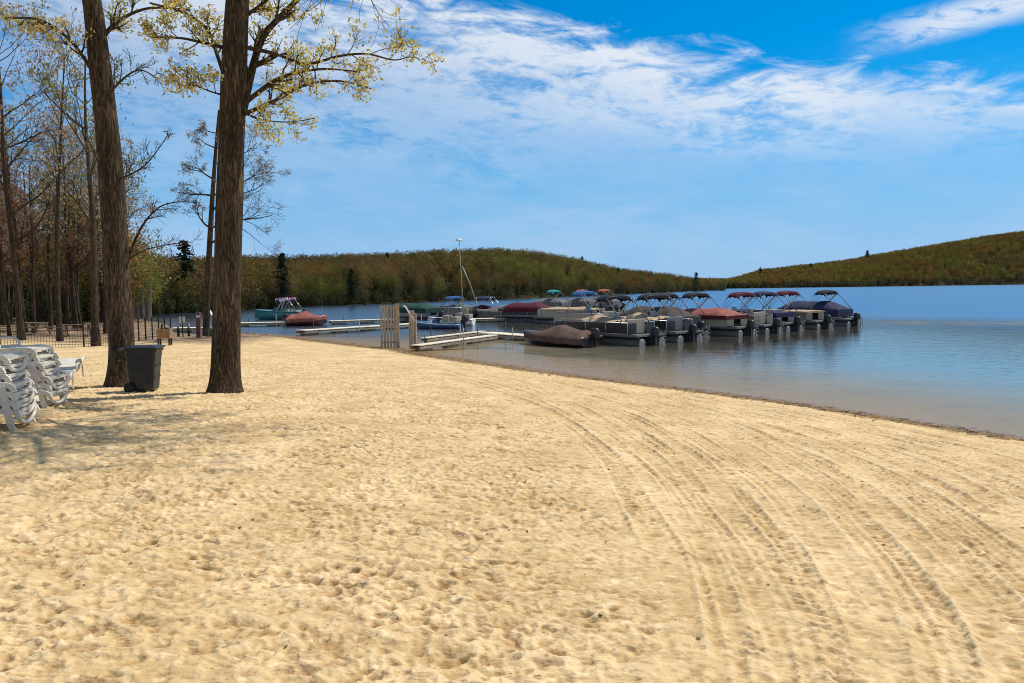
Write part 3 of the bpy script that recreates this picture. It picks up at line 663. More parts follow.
def tubes_mesh(name, branches, m, parent, k0=12):
    vs = []; fs = []; o_ = 0
    for pts, rad in branches:
        k = k0 if rad[0] > .12 else (7 if rad[0] > .04 else (5 if rad[0] > .015 else 3))
        P = np.array([tuple(p) for p in pts]); rd = np.array(rad); n = len(P)
        T = np.gradient(P, axis=0); T /= np.linalg.norm(T, axis=1)[:, None]+1e-9
        ref = np.array([1., .13, .07]) if abs(T[0, 0]) < .8 else np.array([.1, 1., .05])
        A = ref-T*(T@ref)[:, None]; A /= np.linalg.norm(A, axis=1)[:, None]; B = np.cross(T, A)
        t = np.arange(k)*2*np.pi/k
        ring = P[:, None]+(A[:, None]*np.cos(t)[None, :, None]+B[:, None]*np.sin(t)[None, :, None])*rd[:, None, None]
        vs.append(ring.reshape(-1, 3))
        i = np.arange(n-1)[:, None]*k; j = np.arange(k)[None]; j2 = (j+1) % k
        fs.append((np.stack([i+j, i+j2, i+k+j2, i+k+j], -1).reshape(-1, 4))+o_); o_ += n*k
    return fast_mesh(name, np.concatenate(vs), np.concatenate(fs), m, parent, smooth=True)
def leaves_mesh(tips, parent, rng, per=5, size=.06, cl=.10, cols=((.64,.54,.12),(.72,.60,.18),(.50,.47,.10),(.64,.46,.20)), prob=1.0, name='foliage'):
    V = []; C = []
    for p, d in tips:
        if rng.random() > prob: continue
        n = int(rng.integers(max(1, per-2), per+3)); c0 = np.array(cols[int(rng.integers(len(cols)))])
        for _ in range(n):
            c = np.array(p)+rng.normal(0, cl, 3); a = rng.normal(0, 1, 3); a /= np.linalg.norm(a); b = rng.normal(0, 1, 3); b -= a*a.dot(b); b /= np.linalg.norm(b)
            s_ = size*rng.uniform(.55, 1.35)
            V += [c-a*s_, c+b*s_*.5, c+a*s_, c-b*s_*.5]; C += [c0*rng.uniform(.7, 1.25)]*4
    return fast_mesh(name, np.array(V), np.arange(len(V)).reshape(-1, 4), LEAF, parent, tint=np.clip(np.array(C), 0, 1))

def trunk_mesh(path, parent, mat_, flare=1.48, k=40, seed=0, name='trunk'):
    """thick trunk with root flare and fluted bark outline; path: list of (Vector, radius)"""
    rng = np.random.default_rng(seed); ph = rng.uniform(0, 6, 6)
    P = [p for p, _ in path]; Rr = [r for _, r in path]
    Ls = np.cumsum([0]+[(P[i+1]-P[i]).length for i in range(len(P)-1)]); n = 110
    tt = np.linspace(0, Ls[-1], n); vs = []
    X = np.interp(tt, Ls, [p.x for p in P]); Y = np.interp(tt, Ls, [p.y for p in P]); Zz = np.interp(tt, Ls, [p.z for p in P]); Ra = np.interp(tt, Ls, Rr)
    ker = np.ones(9)/9
    for A in (X, Y, Ra): 
        A[4:-4] = np.convolve(A, ker, 'valid')
    for i in range(n):
        fl = 1+(flare-1)*math.exp(-tt[i]/.28)
        for j in range(k):
            a = 2*math.pi*j/k
            root = .10*math.exp(-tt[i]/.3)*math.cos(4*a+ph[0])
            r_ = Ra[i]*(fl+root+.035*math.sin(3*a+ph[1]+tt[i]*.5)+.02*math.sin(7*a+ph[2]-tt[i]*.9)+.015*math.sin(tt[i]*2.3+a*2+ph[3]))
            vs.append((X[i]+r_*math.cos(a), Y[i]+r_*math.sin(a), Zz[i]))
    f = []
    for i in range(n-1):
        for j in range(k): f.append((i*k+j, i*k+(j+1) % k, (i+1)*k+(j+1) % k, (i+1)*k+j))
    return fast_mesh(name, vs, f, mat_, parent, smooth=True)

def big_tree(base_px, trunk_px, limbs, label, Y, seed, leafprob=1.0, extra_top=6, leafsize=.042, gen_limbs=(), bare=()):
    rng = np.random.default_rng(seed)
    b = gpt(*base_px); Y = b.y
    t = thing('beach_tree', (b.x, b.y, b.z), 0, label, 'tree'); inv = Vector((b.x, b.y, b.z))
    path = []
    for (px, py, wpx, dy) in trunk_px:
        p = at_y(px, py, Y+dy)-inv; path.append((p, wpx/2/FPX*(Y+dy)))
    path[0] = (Vector((path[0][0].x, 0, -.15)), path[0][1])
    # trunk goes on above the picture
    tp, tr_ = path[-1]; dr = (path[-1][0]-path[-3][0]).normalized()
    for i in range(1, extra_top+1):
        tp = tp+dr*1.1+Vector((rng.normal(0, .08), rng.normal(0, .08), 0)); tr_ *= .84; path.append((tp.copy(), tr_))
    trunk_mesh(path, t, BARK, seed=seed)
    out = []; tips = []
    for li, lb in enumerate(limbs):
        nt0 = len(tips)
        pts = [at_y(px, py, Y+dy)-inv for px, py, w_, dy in lb]; rad = [w_/2/FPX*Y for _, _, w_, _ in lb]
        # smooth
        P = spline([tuple(p) for p in pts], len(pts)*4); rad = np.interp(np.linspace(0, len(pts)-1, len(P)), range(len(pts)), rad)
        pts = [Vector(p) for p in P]; out.append((pts, list(rad)))
        Lb = sum((pts[i+1]-pts[i]).length for i in range(len(pts)-1))
        branch_from(out, tips, pts, list(rad), max(.9, Lb*.33), 1, 3, rng, .06, (10, 14), .75, .004, .18)
        tips.append((pts[-1], dr))
        if li in bare: del tips[nt0:]
    for (f, ang, elv, Lb, r_) in gen_limbs:
        i = int(f*(len(path)-1)); p0 = path[i][0]; d = Vector((math.cos(ang)*math.cos(elv), math.sin(ang)*math.cos(elv), math.sin(elv)))
        grow(out, tips, p0, d, Lb, r_, 0, 3, rng, .06, (6, 9), .7)
    tubes_mesh('limb', out, BARK, t)
    leaves_mesh(tips, t, rng, 5, leafsize, .075, prob=leafprob)
    return t
big_tree((224,392), [(224,392,29,0),(226,350,27,0),(228,280,26,0),(230,200,25,0),(232,130,24.5,0),(234,70,23.5,0),(237,0,22,0)],
    [[(242,112,10,0),(250,78,8,.2),(258,50,6.5,.3),(268,30,6,.3),(300,-4,5,.4),(330,-50,3,.5)],
     [(246,102,5,0),(273,82,4,-.3),(296,73,3,-.6),(326,69,2,-1),(360,72,1,-1.3)],
     [(244,114,4.5,0),(276,100,3.5,.3),(305,85,3,.6),(340,81,2,.9),(375,90,1.,1)],
     [(238,46,5,0),(276,54,3.2,-.4),(305,64,2.8,-.8),(340,56,2.2,-1.1),(367,54,1.8,-1.3),(393,60,1.2,-1.4),(408,57,.8,-1.5)],
     [(226,82,4,0),(214,46,3.5,.4),(206,28,3.2,.6),(185,13,2.6,.8),(150,3,2,1)],
     [(226,48,4,0),(200,42,2.6,-.5),(180,38,2.2,-.8),(150,37,1.5,-1.2)],
     [(226,96,2.5,0),(212,92,1.6,-.4),(195,86,1.2,-.6),(176,85,.7,-.8)],
     [(240,20,4,0),(262,4,3,.3),(290,-20,2.5,.5)],
     [(243,112,3,0),(262,120,1.6,-.4),(290,122,1.1,-.7),(315,118,.8,-1)]],
    'thick straight furrowed trunk right of the bin with leafy limbs spreading right', 17.2, 3, .5,
    gen_limbs=[(.62, R(200), R(25), 4.5, .10),(.72, R(-60), R(20), 4.5, .11),(.8, R(150), R(30), 4.5, .1),(.85, R(20), R(35), 4, .09),(.92, R(-110), R(35), 4, .08),(.97, R(80), R(50), 3, .07),(.60, R(-27), R(10), 7.5, .11),(.63, R(-48), R(8), 7, .1),(.66, R(-14), R(9), 7, .1),(.68, R(-32), R(5), 7.5, .1),(.93, R(-5), R(8), 6, .1),(.95, R(-40), R(10), 6, .1),(.99, R(15), R(15), 6, .09),(.98, R(-75), R(15), 5.5, .09),(.9, R(-25), R(22), 5.5, .08)])
big_tree((121,386), [(121,386,25,0),(122,340,23,0),(117,280,23,0),(114,220,23,0),(109,150,22,0),(103,90,20,0),(95,20,18,0),(93,0,17,0)],
    [[(116,180,2.5,0),(135,172,1.6,-.3),(150,160,1.2,-.5),(168,135,.7,-.6)],
     [(100,40,5,0),(120,20,3.5,.3),(150,8,2.5,.5),(190,10,1.6,.7)],
     [(92,70,4,0),(70,40,3,-.5),(40,20,2.2,-1),(5,18,1.5,-1.4)],
     [(104,100,3,0),(122,80,2,-.5),(140,70,1.4,-.8),(160,80,.8,-1)],
     [(124,268,3,.2),(140,230,2.2,.2),(158,208,1.6,.2),(178,202,1.1,.2),(200,203,.7,.2)],
     [(124,262,2,.2),(145,250,1.3,-.2),(172,244,.9,-.4),(192,242,.6,-.5)]],
    'tall leaning trunk standing directly behind the dark wheeled bin', 17.6, 5, .42,
    gen_limbs=[(.7, R(180), R(30), 4.5, .09),(.8, R(-100), R(25), 4.5, .09),(.9, R(100), R(35), 4, .08),(.95, R(10), R(40), 4, .08)], bare=(0, 3, 4, 5))

def wood_tree_proto(seed, h, r_, leafcols, prob, forks=1, lean=0):
    rng = np.random.default_rng(seed); t = thing('woodland_tree', (0, 0, 0))
    out = []; tips = []
    n = 12; pts = [Vector((0, 0, -.1))]; rad = [r_*1.25]; d = Vector((lean, 0, 1)).normalized()
    for i in range(n):
        d = (d+Vector(rng.normal(0, .035, 3))+Vector((0, 0, .03))).normalized(); pts.append(pts[-1]+d*h*.9/n); rad.append(r_*(1-.85*(i+1)/n))
    out.append((pts, rad))
    for i in range(4, n):
        for _ in range(2 if i > 5 else 1):
            a = rng.uniform(0, 2*math.pi); e = R(rng.uniform(15, 55))
            grow(out, tips, pts[i].copy(), Vector((math.cos(a)*math.cos(e), math.sin(a)*math.cos(e), math.sin(e))), h*.24*(1.2-.5*i/n), rad[i]*.45, 1, 3, rng, .12, (4, 7), .7, .006)
    tubes_mesh('trunk', out, BARK2, t, 10)
    leaves_mesh(tips, t, rng, 3, .075, .16, leafcols, prob)
    return t
PK = ((.42,.29,.18),(.48,.36,.22),(.36,.22,.12)); YG = ((.24,.22,.05),(.30,.25,.07),(.19,.19,.05)); RD = ((.24,.08,.045),(.20,.09,.06),(.28,.12,.06)); BR = ((.20,.15,.09),(.24,.17,.11),(.17,.13,.08))
protos = [wood_tree_proto(21, 12, .19, YG, .6), wood_tree_proto(22, 13, .17, PK, .65, lean=.1), wood_tree_proto(23, 10.5, .13, RD, .65, lean=-.08), wood_tree_proto(24, 12.5, .15, PK, .6)]
used = [False]*len(protos)
def place_tree(k, px, Y, sc, rz, label, group=None, name=None):
    b = at_y(px, 320, Y); z = Hs(b.x, Y) if Y < 95 else .3
    o = protos[k] if not used[k] else copy_tree(protos[k]); used[k] = True
    o.location = (b.x, Y, z-.05); o.rotation_euler = (0, 0, rz); o.scale = (sc*.8, sc*.8, sc*1.03); tag(o, label, 'tree', group)
    return o
place_tree(0, 95, 38, 1.35, 1.0, 'slim straight tree at the fence just left of the leaning trunk')
place_tree(3, 59, 43, 1.45, 2.0, 'grey-barked tree behind the fence, third from the left edge')
place_tree(1, 21, 44, 1.5, 4.0, 'forked dark tree behind the fence near the left edge')
place_tree(1, -6, 40, 1.5, 0.3, 'tree cut by the left edge of the photo behind the stacked loungers')
for i in range(38):
    px = RNG.uniform(-60, 128); Y = RNG.uniform(46, 76); k = int(RNG.integers(0, 4))
    place_tree(k, px, Y, RNG.uniform(.85, 1.4), RNG.uniform(0, 6.28), 'slender bare-branched tree standing in the wood behind the picket fence', 'trees in the wood behind the fence')
# thin leafless tree behind the big right trunk
def bare_tree():
    rng = np.random.default_rng(77); Y = 46; b = gpt(206, 337); b.y = Y; b = at_y(206, 330, Y); b.z = Hs(b.x, Y)
    t = thing('bare_tree', b, 0, 'thin leafless tree rising just behind and left of the big right trunk', 'tree'); out = []; tips = []
    pp = [(206,336,7,0),(208,280,6,0),(211,220,5,0),(215,160,3.6,0),(219,110,2,0)]
    pts = [at_y(x, y, Y+d)-b for x, y, w_, d in pp]; P = [Vector(q) for q in spline([tuple(q) for q in pts], 16)]; rad = list(np.interp(np.linspace(0, 4, 16), range(5), [w_/2/FPX*Y for _, _, w_, _ in pp]))
    out.append((P, rad))
    for f, side, L_ in [(.42,1,4.6),(.5,1,4.4),(.52,-1,1.6),(.58,1,4.2),(.62,-1,2.0),(.66,1,3.8),(.7,-1,2),(.75,1,3),(.8,-1,1.6),(.85,1,1.8),(.9,-1,1)]:
        i = int(f*15); e = R(rng.uniform(5, 35)); a = rng.normal(0, .5)
        grow(out, tips, P[i].copy(), Vector((side*math.cos(a)*math.cos(e), math.sin(a)*math.cos(e), math.sin(e))), L_, rad[i]*.45, 0, 3, rng, .03, (5, 8), .7, .007)
    tubes_mesh('trunk', out, BARK2, t)
    leaves_mesh(tips, t, rng, 1, .05, .1, PK, .25, name='buds')
bare_tree()

# ------------------------------------------------------------------ boats
def outboard(m_parent, x, cowl=MT['black'], z=0.0):
    m = MB(); rings = []
    for zz, w_, l_, ox in ((.62,.17,.24,0),(.72,.2,.29,0),(.95,.2,.3,.0),(1.08,.17,.26,.02),(1.14,.09,.15,.04)):
        l_, w_, zz = l_*.85, w_*.85, zz-.12
        rings.append([(x-.22+ox+l_*math.cos(a)*(abs(math.cos(a))**-.3 if abs(math.cos(a)) > .1 else 1), w_*math.sin(a), zz+z) for a in np.linspace(0, 2*math.pi, 14, endpoint=False)])
    m.loft(rings)
    o = m.build('outboard', cowl, m_parent)
    m = MB(); m.box((x-.2, 0, .27+z), (.16, .11, .5)); m.box((x-.28, 0, -.02+z), (.42, .26, .03)); m.box((x-.02, 0, .5+z), (.2, .22, .3)); m.build('lower_unit', MT['dark'], o)
def tent(L0, L1, W, z0, z1, skirt, sag=.05, bow=.35, seed=0, ridge=None):
    """boat cover: skirt, eaves, rise to a ridge; wrinkled"""
    rng = np.random.default_rng(seed); m = MB(); n = 26; prof = []
    rings = []
    for i in range(n+1):
        f = i/n; x = L0+(L1-L0)*f
        w_ = W*(1-max(0, (f-1+bow)/bow)**2.2*.55) if bow else W
        e = min(f/.22, (1-f)/.30, 1); e = max(0, e); rise = (z1-z0)*math.sin(e*math.pi/2)*(1-.25*abs(math.sin(f*math.pi*3))*.5)
        if ridge: rise *= ridge(f)
        zz = z0; r = []
        for s_, hz in ((-1.0, -skirt), (-1.02, -skirt*.4), (-1.0, 0), (-.75, .42), (-.45, .76), (-.15, .96), (.15, .96), (.45, .76), (.75, .42), (1.0, 0), (1.02, -skirt*.4), (1.0, -skirt)):
            h_ = hz if hz <= 0 else hz*rise - sag*math.sin(f*math.pi*4)**2*(1-abs(s_))
            r.append((x, s_*w_, zz+h_+rng.normal(0, .012)))
        rings.append(r)
    m.loft(rings, closed=False); o_ = len(m.v); k = 12
    # end flaps
    for ri, x in ((0, L0), (len(rings)-1, L1)):
        r = rings[ri]; m.add(r, [tuple(range(k)) if ri else tuple(reversed(range(k)))])
    return m
def bimini(parent, x, canopy_m, zt=2.62, W=1.15, Lc=.8, frame=MT['alu'], base=1.22, tilt=0.0, xb=None):
    m = MB(); n = 12; rings = []
    for i in range(n+1):
        f = i/n; xx = x+(f-.5)*Lc; r = []
        for s_ in np.linspace(-1, 1, 13):
            z = zt+.10*(1-s_**2)-.22*abs(s_)**7+tilt*(f-.5)-.10*max(0, abs(f-.5)*2-.8)/.2-.025*math.cos(f*4*math.pi)*-1
            r.append((xx, s_*W, z))
        rings.append(r)
    top = [[(p[0], p[1], p[2]) for p in r] for r in rings]; bot = [[(p[0], p[1], p[2]-.035) for p in r] for r in rings]
    m.loft([t_+b_[::-1] for t_, b_ in zip(top, bot)])
    # drooping valance on both ends
    for r, sx in ((rings[0], -1), (rings[-1], 1)):
        r2 = [(p[0]+sx*.02, p[1], p[2]-.14) for p in r]; m.loft([r+[(p[0], p[1], p[2]) for p in []], r2], closed=False, caps=False)
    m.build('canopy', canopy_m, parent)
    m = MB(); xb = x+.1 if xb is None else xb
    for f in (-.48, 0, .48):
        xx = x+f*Lc; pts = [(xb, -W*1.02, base), (xb+(xx-xb)*.9, -W, zt-.25), (xx, -W*.95, zt-.05), (xx, -W*.5, zt+.03), (xx, W*.5, zt+.03), (xx, W*.95, zt-.05), (xb+(xx-xb)*.9, W, zt-.25), (xb, W*1.02, base)]
        m.tube(pts, .012, 6)
    for s_ in (-1, 1): m.tube([(x-1.5, s_*W, base+.0), (x-Lc*.45, s_*W*.97, zt-.12)], .028, 6)
    m.build('canopy_frame', frame, parent)
def pontoon_boat(loc, rz, label, cover=None, bim=None, panel='cream', seats='vinyl', group=None, L_=6.4, ridge=None, skirt=.5, seed=0, bimx=2.4, white_brace=True, cowl='black', bimz=2.62, railm='alu', ztop=1.75, skirtm=None):
    t = thing('pontoon_boat', loc, rz, label, 'pontoon boat', group)
    for s_ in (-1, 1):
        m = MB(); m.tube([(0,s_*.88,.10),(.02,s_*.88,.10),(L_-.9,s_*.88,.10),(L_-.5,s_*.88,.14),(L_-.15,s_*.88,.24),(L_,s_*.88,.34)], [.27,.31,.31,.28,.16,.03], 16)
        m.box((L_/2-.3, s_*.88, .44), (L_-1, .1, .12)); po = m.build('pontoon', MT['pont'], t); m = MB(); m.tube([(-.004,s_*.88,.10),(-.02,s_*.88,.10)], [.29,.25], 16); m.build('end_cap', MT['cap'], po)
    m = MB(); m.box((L_/2-.05, 0, .54), (L_-.1, 2.5, .09)); m.box((L_/2-.05, -1.262, .54), (L_-.1, .024, .12)); m.box((L_/2-.05, 1.262, .54), (L_-.1, .024, .12)); m.build('deck', MT['dull'], t)
    pm = MT[panel]; x0, x1 = .75, L_-.45
    for s_ in (-1, 1):
        m = MB(); a = x0
        while a < x1-.2:
            b = min(a+1.55, x1); m.box(((a+b)/2, s_*1.19, .91), (b-a-.05, .03, .56)); a = b
        m.build('side_panel', pm, t)
    for xx, yy, ww in ((x1, .75, .85), (x1, -.75, .85), (x0, .8, .75), (x0, -.8, .75)): m = MB(); m.box((xx, yy, .91), (.03, ww, .56)); m.build('end_panel', pm, t)
    m = MB()
    for zz in (.62, 1.22):
        m.tube([(x0,-1.2,zz),(x1-.1,-1.2,zz),(x1,-1.1,zz),(x1,1.1,zz),(x1-.1,1.2,zz),(x0,1.2,zz)], .02, 6)
    for xx in np.arange(x0, x1, 1.5):
        for s_ in (-1, 1): m.tube([(xx, s_*1.2, .58), (xx, s_*1.2, 1.22)], .018, 6)
    m.build('rail', MT[railm], t)
    if not cover:
        sm = MT[seats]
        for s_ in (-1, 1):
            m = MB(); m.box((L_-1.5, s_*.9, .78), (1.7, .5, .38)); m.box((L_-1.5, s_*1.1, 1.14), (1.7, .12, .4)); m.build('bow_seat', sm, t, .04)
        m = MB(); m.box((1.15, .3, .80), (.62, 1.6, .40)); m.box((.92, .3, 1.18), (.16, 1.6, .46)); m.box((1.15, -.85, .8), (.7, .6, .4)); m.build('stern_seat', sm, t, .04)
        m = MB(); m.box((3.1, -.7, .95), (.6, .7, .75)); m.box((3.05, -.7, 1.36), (.45, .6, .08), ry=.3); c = m.build('console', MT['greyp'], t, .03)
        m = MB(); m.box((3.3, -.7, 1.52), (.03, .6, .34), ry=.4); m.build('windscreen', MT['glass'], c)
        m = MB(); m.box((2.3, -.7, 1.0), (.5, .5, .14)); m.box((2.08, -.7, 1.3), (.12, .5, .55)); m.tube([(2.3,-.7,.58),(2.3,-.7,.95)], .06, 8); m.build('helm_seat', sm, t, .04)
    else:
        tent(x0-.08, x1+.1, 1.27, 1.26, ztop, skirt, seed=seed, bow=.25, ridge=ridge).build('cover', MT[cover], t)
        if skirtm:
            m = MB(); [m.box(((x0+x1)/2-.3, s_*1.31, 1.26-skirt/2), (x1-x0-.7, .02, skirt+.04)) for s_ in (-1, 1)]; m.box((x0-.11, 0, 1.26-skirt/2), (.02, 2.6, skirt+.04)); m.build('skirt', MT[skirtm], t)
    if bim:
        bimini(t, bimx, MT[bim], xb=bimx+.9, zt=bimz, frame=MT['dull'])
        m = MB(); m.tube([(bimx+.95, -1.2, 1.22), (bimx-.3, -1.15, bimz-.12)], .045, 6); m.build('brace', MT['white'], t)
    outboard(t, .02, MT[cowl])
    m = MB()
    for s_ in (-.17, .17): m.tube([(.05, -.8+s_, .6), (-.12, -.8+s_, .75), (-.2, -.8+s_, .5), (-.2, -.8+s_, -.2)], .018, 6)
    for zz in (.0, .25, .45): m.tube([(-.2, -.97, zz), (-.2, -.63, zz)], .018, 6)
    m.build('ladder', MT['dull'], t)
    return t
def runabout(loc, rz, label, hull='white', cover=None, bim=None, L_=5.2, W=1.05, tower=False, group=None, seed=0, name='motor_boat', cat='motor boat', motor=True, stripe=None, cowl='black', h=.78):
    t = thing(name, loc, rz, label, cat, group)
    m = MB(); rings = []; n = 18
    for i in range(n+1):
        f = i/n; x = L_*f; w_ = W*(1-max(0, (f-.45)/.55)**2.4*.97); top = h+.22*f*f; k = .02-.18*(1-f)+.34*max(0, (f-.75)/.25)**2
        rings.append([(x, -w_, top), (x, -w_*.96, top*.55), (x, -w_*.75, .08+.3*max(0, f-.8)), (x, 0, k-.1), (x, w_*.75, .08+.3*max(0, f-.8)), (x, w_*.96, top*.55), (x, w_, top), (x, w_*.8, top+.03), (x, w_*.72, top-.28 if (.1 < f < .62 and not cover) else top+.06), (x, -w_*.72, top-.28 if (.1 < f < .62 and not cover) else top+.06), (x, -w_*.8, top+.03)])
    m.loft(rings); m.build('hull', MT[hull], t)
    m = MB(); m.tube([(L_*i/n, -(W+.01)*(1-max(0, (i/n-.45)/.55)**2.4*.97), h+.22*(i/n)**2-.03) for i in range(n+1)]+[(L_*i/n, (W+.01)*(1-max(0, (i/n-.45)/.55)**2.4*.97), h+.22*(i/n)**2-.03) for i in range(n, -1, -1)], .028, 6); m.build('rub_rail', MT[stripe or 'black'], t)
    if cover:
        rng = np.random.default_rng(seed); m = MB(); rings = []
        for i in range(23):
            f = i/22; x = -.05+(L_+.08)*f; w_ = (W+.04)*(1-max(0, (f-.45)/.55)**2.4*.97)+.02; top = h+.22*f*f
            rise = .55*math.exp(-((f-.42)/.22)**2)+.25*math.exp(-((f-.1)/.12)**2)+.05
            if f < .03: rise = .02
            rings.append([(x, s_*w_, top+(hz if hz < 0 else hz*rise)+rng.normal(0, .015)) for s_, hz in ((-1,-.32),(-1.03,-.1),(-.98,.03),(-.6,.5),(-.2,.95),(.2,.95),(.6,.5),(.98,.03),(1.03,-.1),(1,-.32))])
        m.loft(rings, closed=False); m.build('cover', MT[cover], t)
    else:
        m = MB(); m.box((L_*.30, .45, .78), (.5, .5, .5)); m.box((L_*.30, -.45, .78), (.5, .5, .5)); m.box((L_*.12, 0, .72), (.5, 1.5, .4)); m.build('seat', MT['vinyl'], t, .04)
        m = MB(); m.loft([[(L_*.52, -W*.8, h+.05), (L_*.62, -W*.3, h+.1), (L_*.62, W*.3, h+.1), (L_*.52, W*.8, h+.05)], [(L_*.45, -W*.75, h+.42), (L_*.54, -W*.3, h+.5), (L_*.54, W*.3, h+.5), (L_*.45, W*.75, h+.42)]], closed=False, smooth=False); m.build('windscreen', MT['glass'], t)
    if tower:
        m = MB()
        for o_ in (0, .5): m.tube([(L_*.38+o_, -W*.95, h), (L_*.30+o_*.4, -W*.9, 2.0), (L_*.30+o_*.4, -W*.6, 2.15), (L_*.30+o_*.4, W*.6, 2.15), (L_*.30+o_*.4, W*.9, 2.0), (L_*.38+o_, W*.95, h)], .035, 8)
        m.box((L_*.31, -W*1.0, 2.05), (.9, .1, .28), ry=.25); m.box((L_*.31, W*1.0, 2.05), (.9, .1, .28), ry=.25); m.build('tower', MT['white'], t)
    if bim: bimini(t, L_*.35, MT[bim], zt=2.15, W=W*.9, Lc=1.5, base=h+.05)
    if motor: outboard(t, .0, MT[cowl])
    return t

SD = Vector((.66, -.75, 0)); RZ = math.atan2(.75, -.66)   # bow points away from the open lake side
def row(i, back=0): return Vector((7.6+2.61*i, 40+2.29*i, 0)) - SD*back
boats = [
 (0, 0, dict(cover=None, bim='blackcloth', panel='blackp', label='black-sided pontoon boat with open tan seats, nearest in the row', seats='vinyl', bimx=2.6)),
 (1.0, 0, dict(cover=None, bim='blackcloth', panel='blackp', label='pontoon boat with black bimini and grey stern seats, second nearest in the row', seats='gvinyl', bimx=2.7)),
 (1.9, 1.6, dict(cover='dkbrown', bim='blackcloth', panel='tanp', label='pontoon boat under a peaked dark brown cover and thin black bimini', bimx=2.6, ztop=1.95)),
 (2.85, .2, dict(cover='red', bim='blackcloth', panel='cream', label='cream pontoon boat under a faded red sloping cover', skirt=.2, bimx=3.8, ztop=1.75, skirtm='maroon', ridge=lambda f: 1.25-.5*f)),
 (3.72, .1, dict(cover=None, bim='maroon', panel='tanp', label='uncovered pontoon boat with a maroon bimini beside the red covered boat', bimx=2.4)),
 (4.62, .3, dict(cover='navy', bim='navy', panel='greyp', label='small pontoon boat with navy bimini and low cover in mid row', skirt=.3, ztop=1.45, bimx=2.4)),
 (5.7, 0, dict(cover='tan', bim='maroon', panel='tanp', label='tan-sided pontoon boat with white topped cover and maroon bimini', skirt=.12, ztop=1.34, bimx=3.0)),
 (7.05, 0, dict(cover='navy', bim='blackcloth', panel='cream', label='pontoon boat under a peaked navy cover at the open end of the row', skirt=.55, bimx=2.2, ztop=1.95))]
for k, (i, bk, a) in enumerate(boats):
    lab = a.pop('label'); jit = RNG.uniform(-.04, .04)
    pontoon_boat(row(i, bk), RZ+jit, lab, group='pontoon boats moored in the near row', seed=k, **a)
# tan tarps bundled on the two nearest boats
def tarp(loc, rz, sx, sy, label, m_, seed):
    rng = np.random.default_rng(seed); m = MB(); n = 14; rings = []
    for i in range(n+1):
        f = i/n; rings.append([((f-.5)*sx, (g-.5)*sy, .34*math.sin(math.pi*min(1, max(0, f)))**.6*math.sin(math.pi*g)**.6*(.7+.3*math.sin(f*9+g*5))+rng.normal(0, .02)) for g in np.linspace(0, 1, 12)])
    m.loft(rings, closed=False); o = m.build('folded_tarp', MT[m_]); o.location = loc; o.rotation_euler = (0, 0, rz); tag(o, label, 'tarp')
for i, dx, lab in ((0, 3.6, 'crumpled tan tarp lying over the seats of the nearest pontoon boat'), (1, 3.4, 'bulging tan tarp heaped on the second nearest pontoon boat')):
    p = row(i)-SD*dx; tarp((p.x, p.y, 1.25), RZ, 3.4, 2.3, lab, 'tan', i+5)

# brown tarped runabout left of the row
p0 = on_z(592, 347); runabout((p0.x, p0.y, 0), R(140), 'low motor boat under a rumpled brown tarp beside the near dock end', 'blackp', 'brown', L_=4.6, seed=4, h=.5)
# second row, further back
def spot(px, py): v = on_z(px, py); return (v.x, v.y, 0)
runabout(spot(462,328.5), R(170), 'small blue-hulled open boat with dark gear behind the near dock', 'bluep', None, L_=3.9, W=.85, seed=9, stripe='white', h=.36)
pontoon_boat(spot(440,322), R(150), 'pontoon boat with dark green cover left of the blue bimini', cover='green', bim=None, panel='greyp', L_=5.6, group='boats in the far rows', skirt=.4)
pontoon_boat(spot(475,320), R(150), 'pontoon boat with a bright blue bimini behind the small sailboat', cover=None, bim='blue', panel='greyp', L_=5.6, group='boats in the far rows', bimz=2.2)
runabout(spot(503,319), R(165), 'motor boat with dull maroon cover and blue canopy just right of the mast', 'greenp', 'maroon', bim='navy', L_=5, group='boats in the far rows')
runabout(spot(522,320), R(165), 'motor boat under a plain grey canvas cover in the far row', 'tanp', 'grey', L_=4.8, group='boats in the far rows', seed=2)
pontoon_boat(spot(556,322), R(150), 'pontoon boat under a dusty maroon cover with black fittings on top', cover='maroon', bim=None, panel='blackp', L_=5.8, group='boats in the far rows', ztop=1.8, skirt=.35)
pontoon_boat(spot(606,324), R(155), 'long pontoon boat with pale tan cover and cream sides behind the brown tarp', cover='tan', bim=None, panel='cream', L_=6.2, group='boats in the far rows', ztop=1.45, skirt=.1)
pontoon_boat(spot(622,331), R(140), 'boat with white hoop frame and bright blue canvas at the dock', cover=None, bim='blue', panel='cream', L_=5.6, bimz=2.75, bimx=3.2)
pontoon_boat(spot(572,313), R(150), 'distant pontoon boat with a teal canopy', cover='grey', bim='teal', panel='cream', L_=5.4, group='boats in the far rows')
pontoon_boat(spot(600,312), R(150), 'distant pontoon boat with a dull red canopy', cover='grey', bim='red', panel='cream', L_=5.4, group='boats in the far rows')
pontoon_boat(spot(622,311), R(150), 'distant pontoon boat with an orange-red canopy, right of the dull red one', cover='grey', bim='orange', panel='cream', L_=5.4, group='boats in the far rows')
# left cluster
runabout(spot(288,325.5), R(8), 'low motor boat under a peaked brick-red cover at the left docks', 'maroonp', 'red', L_=3.3, W=1.15, seed=3, h=.62)
runabout(spot(303,319), R(175), 'teal and white wakeboard boat with raised tower and small purple canopy', 'tealp', None, bim='purple', L_=5.2, tower=True)
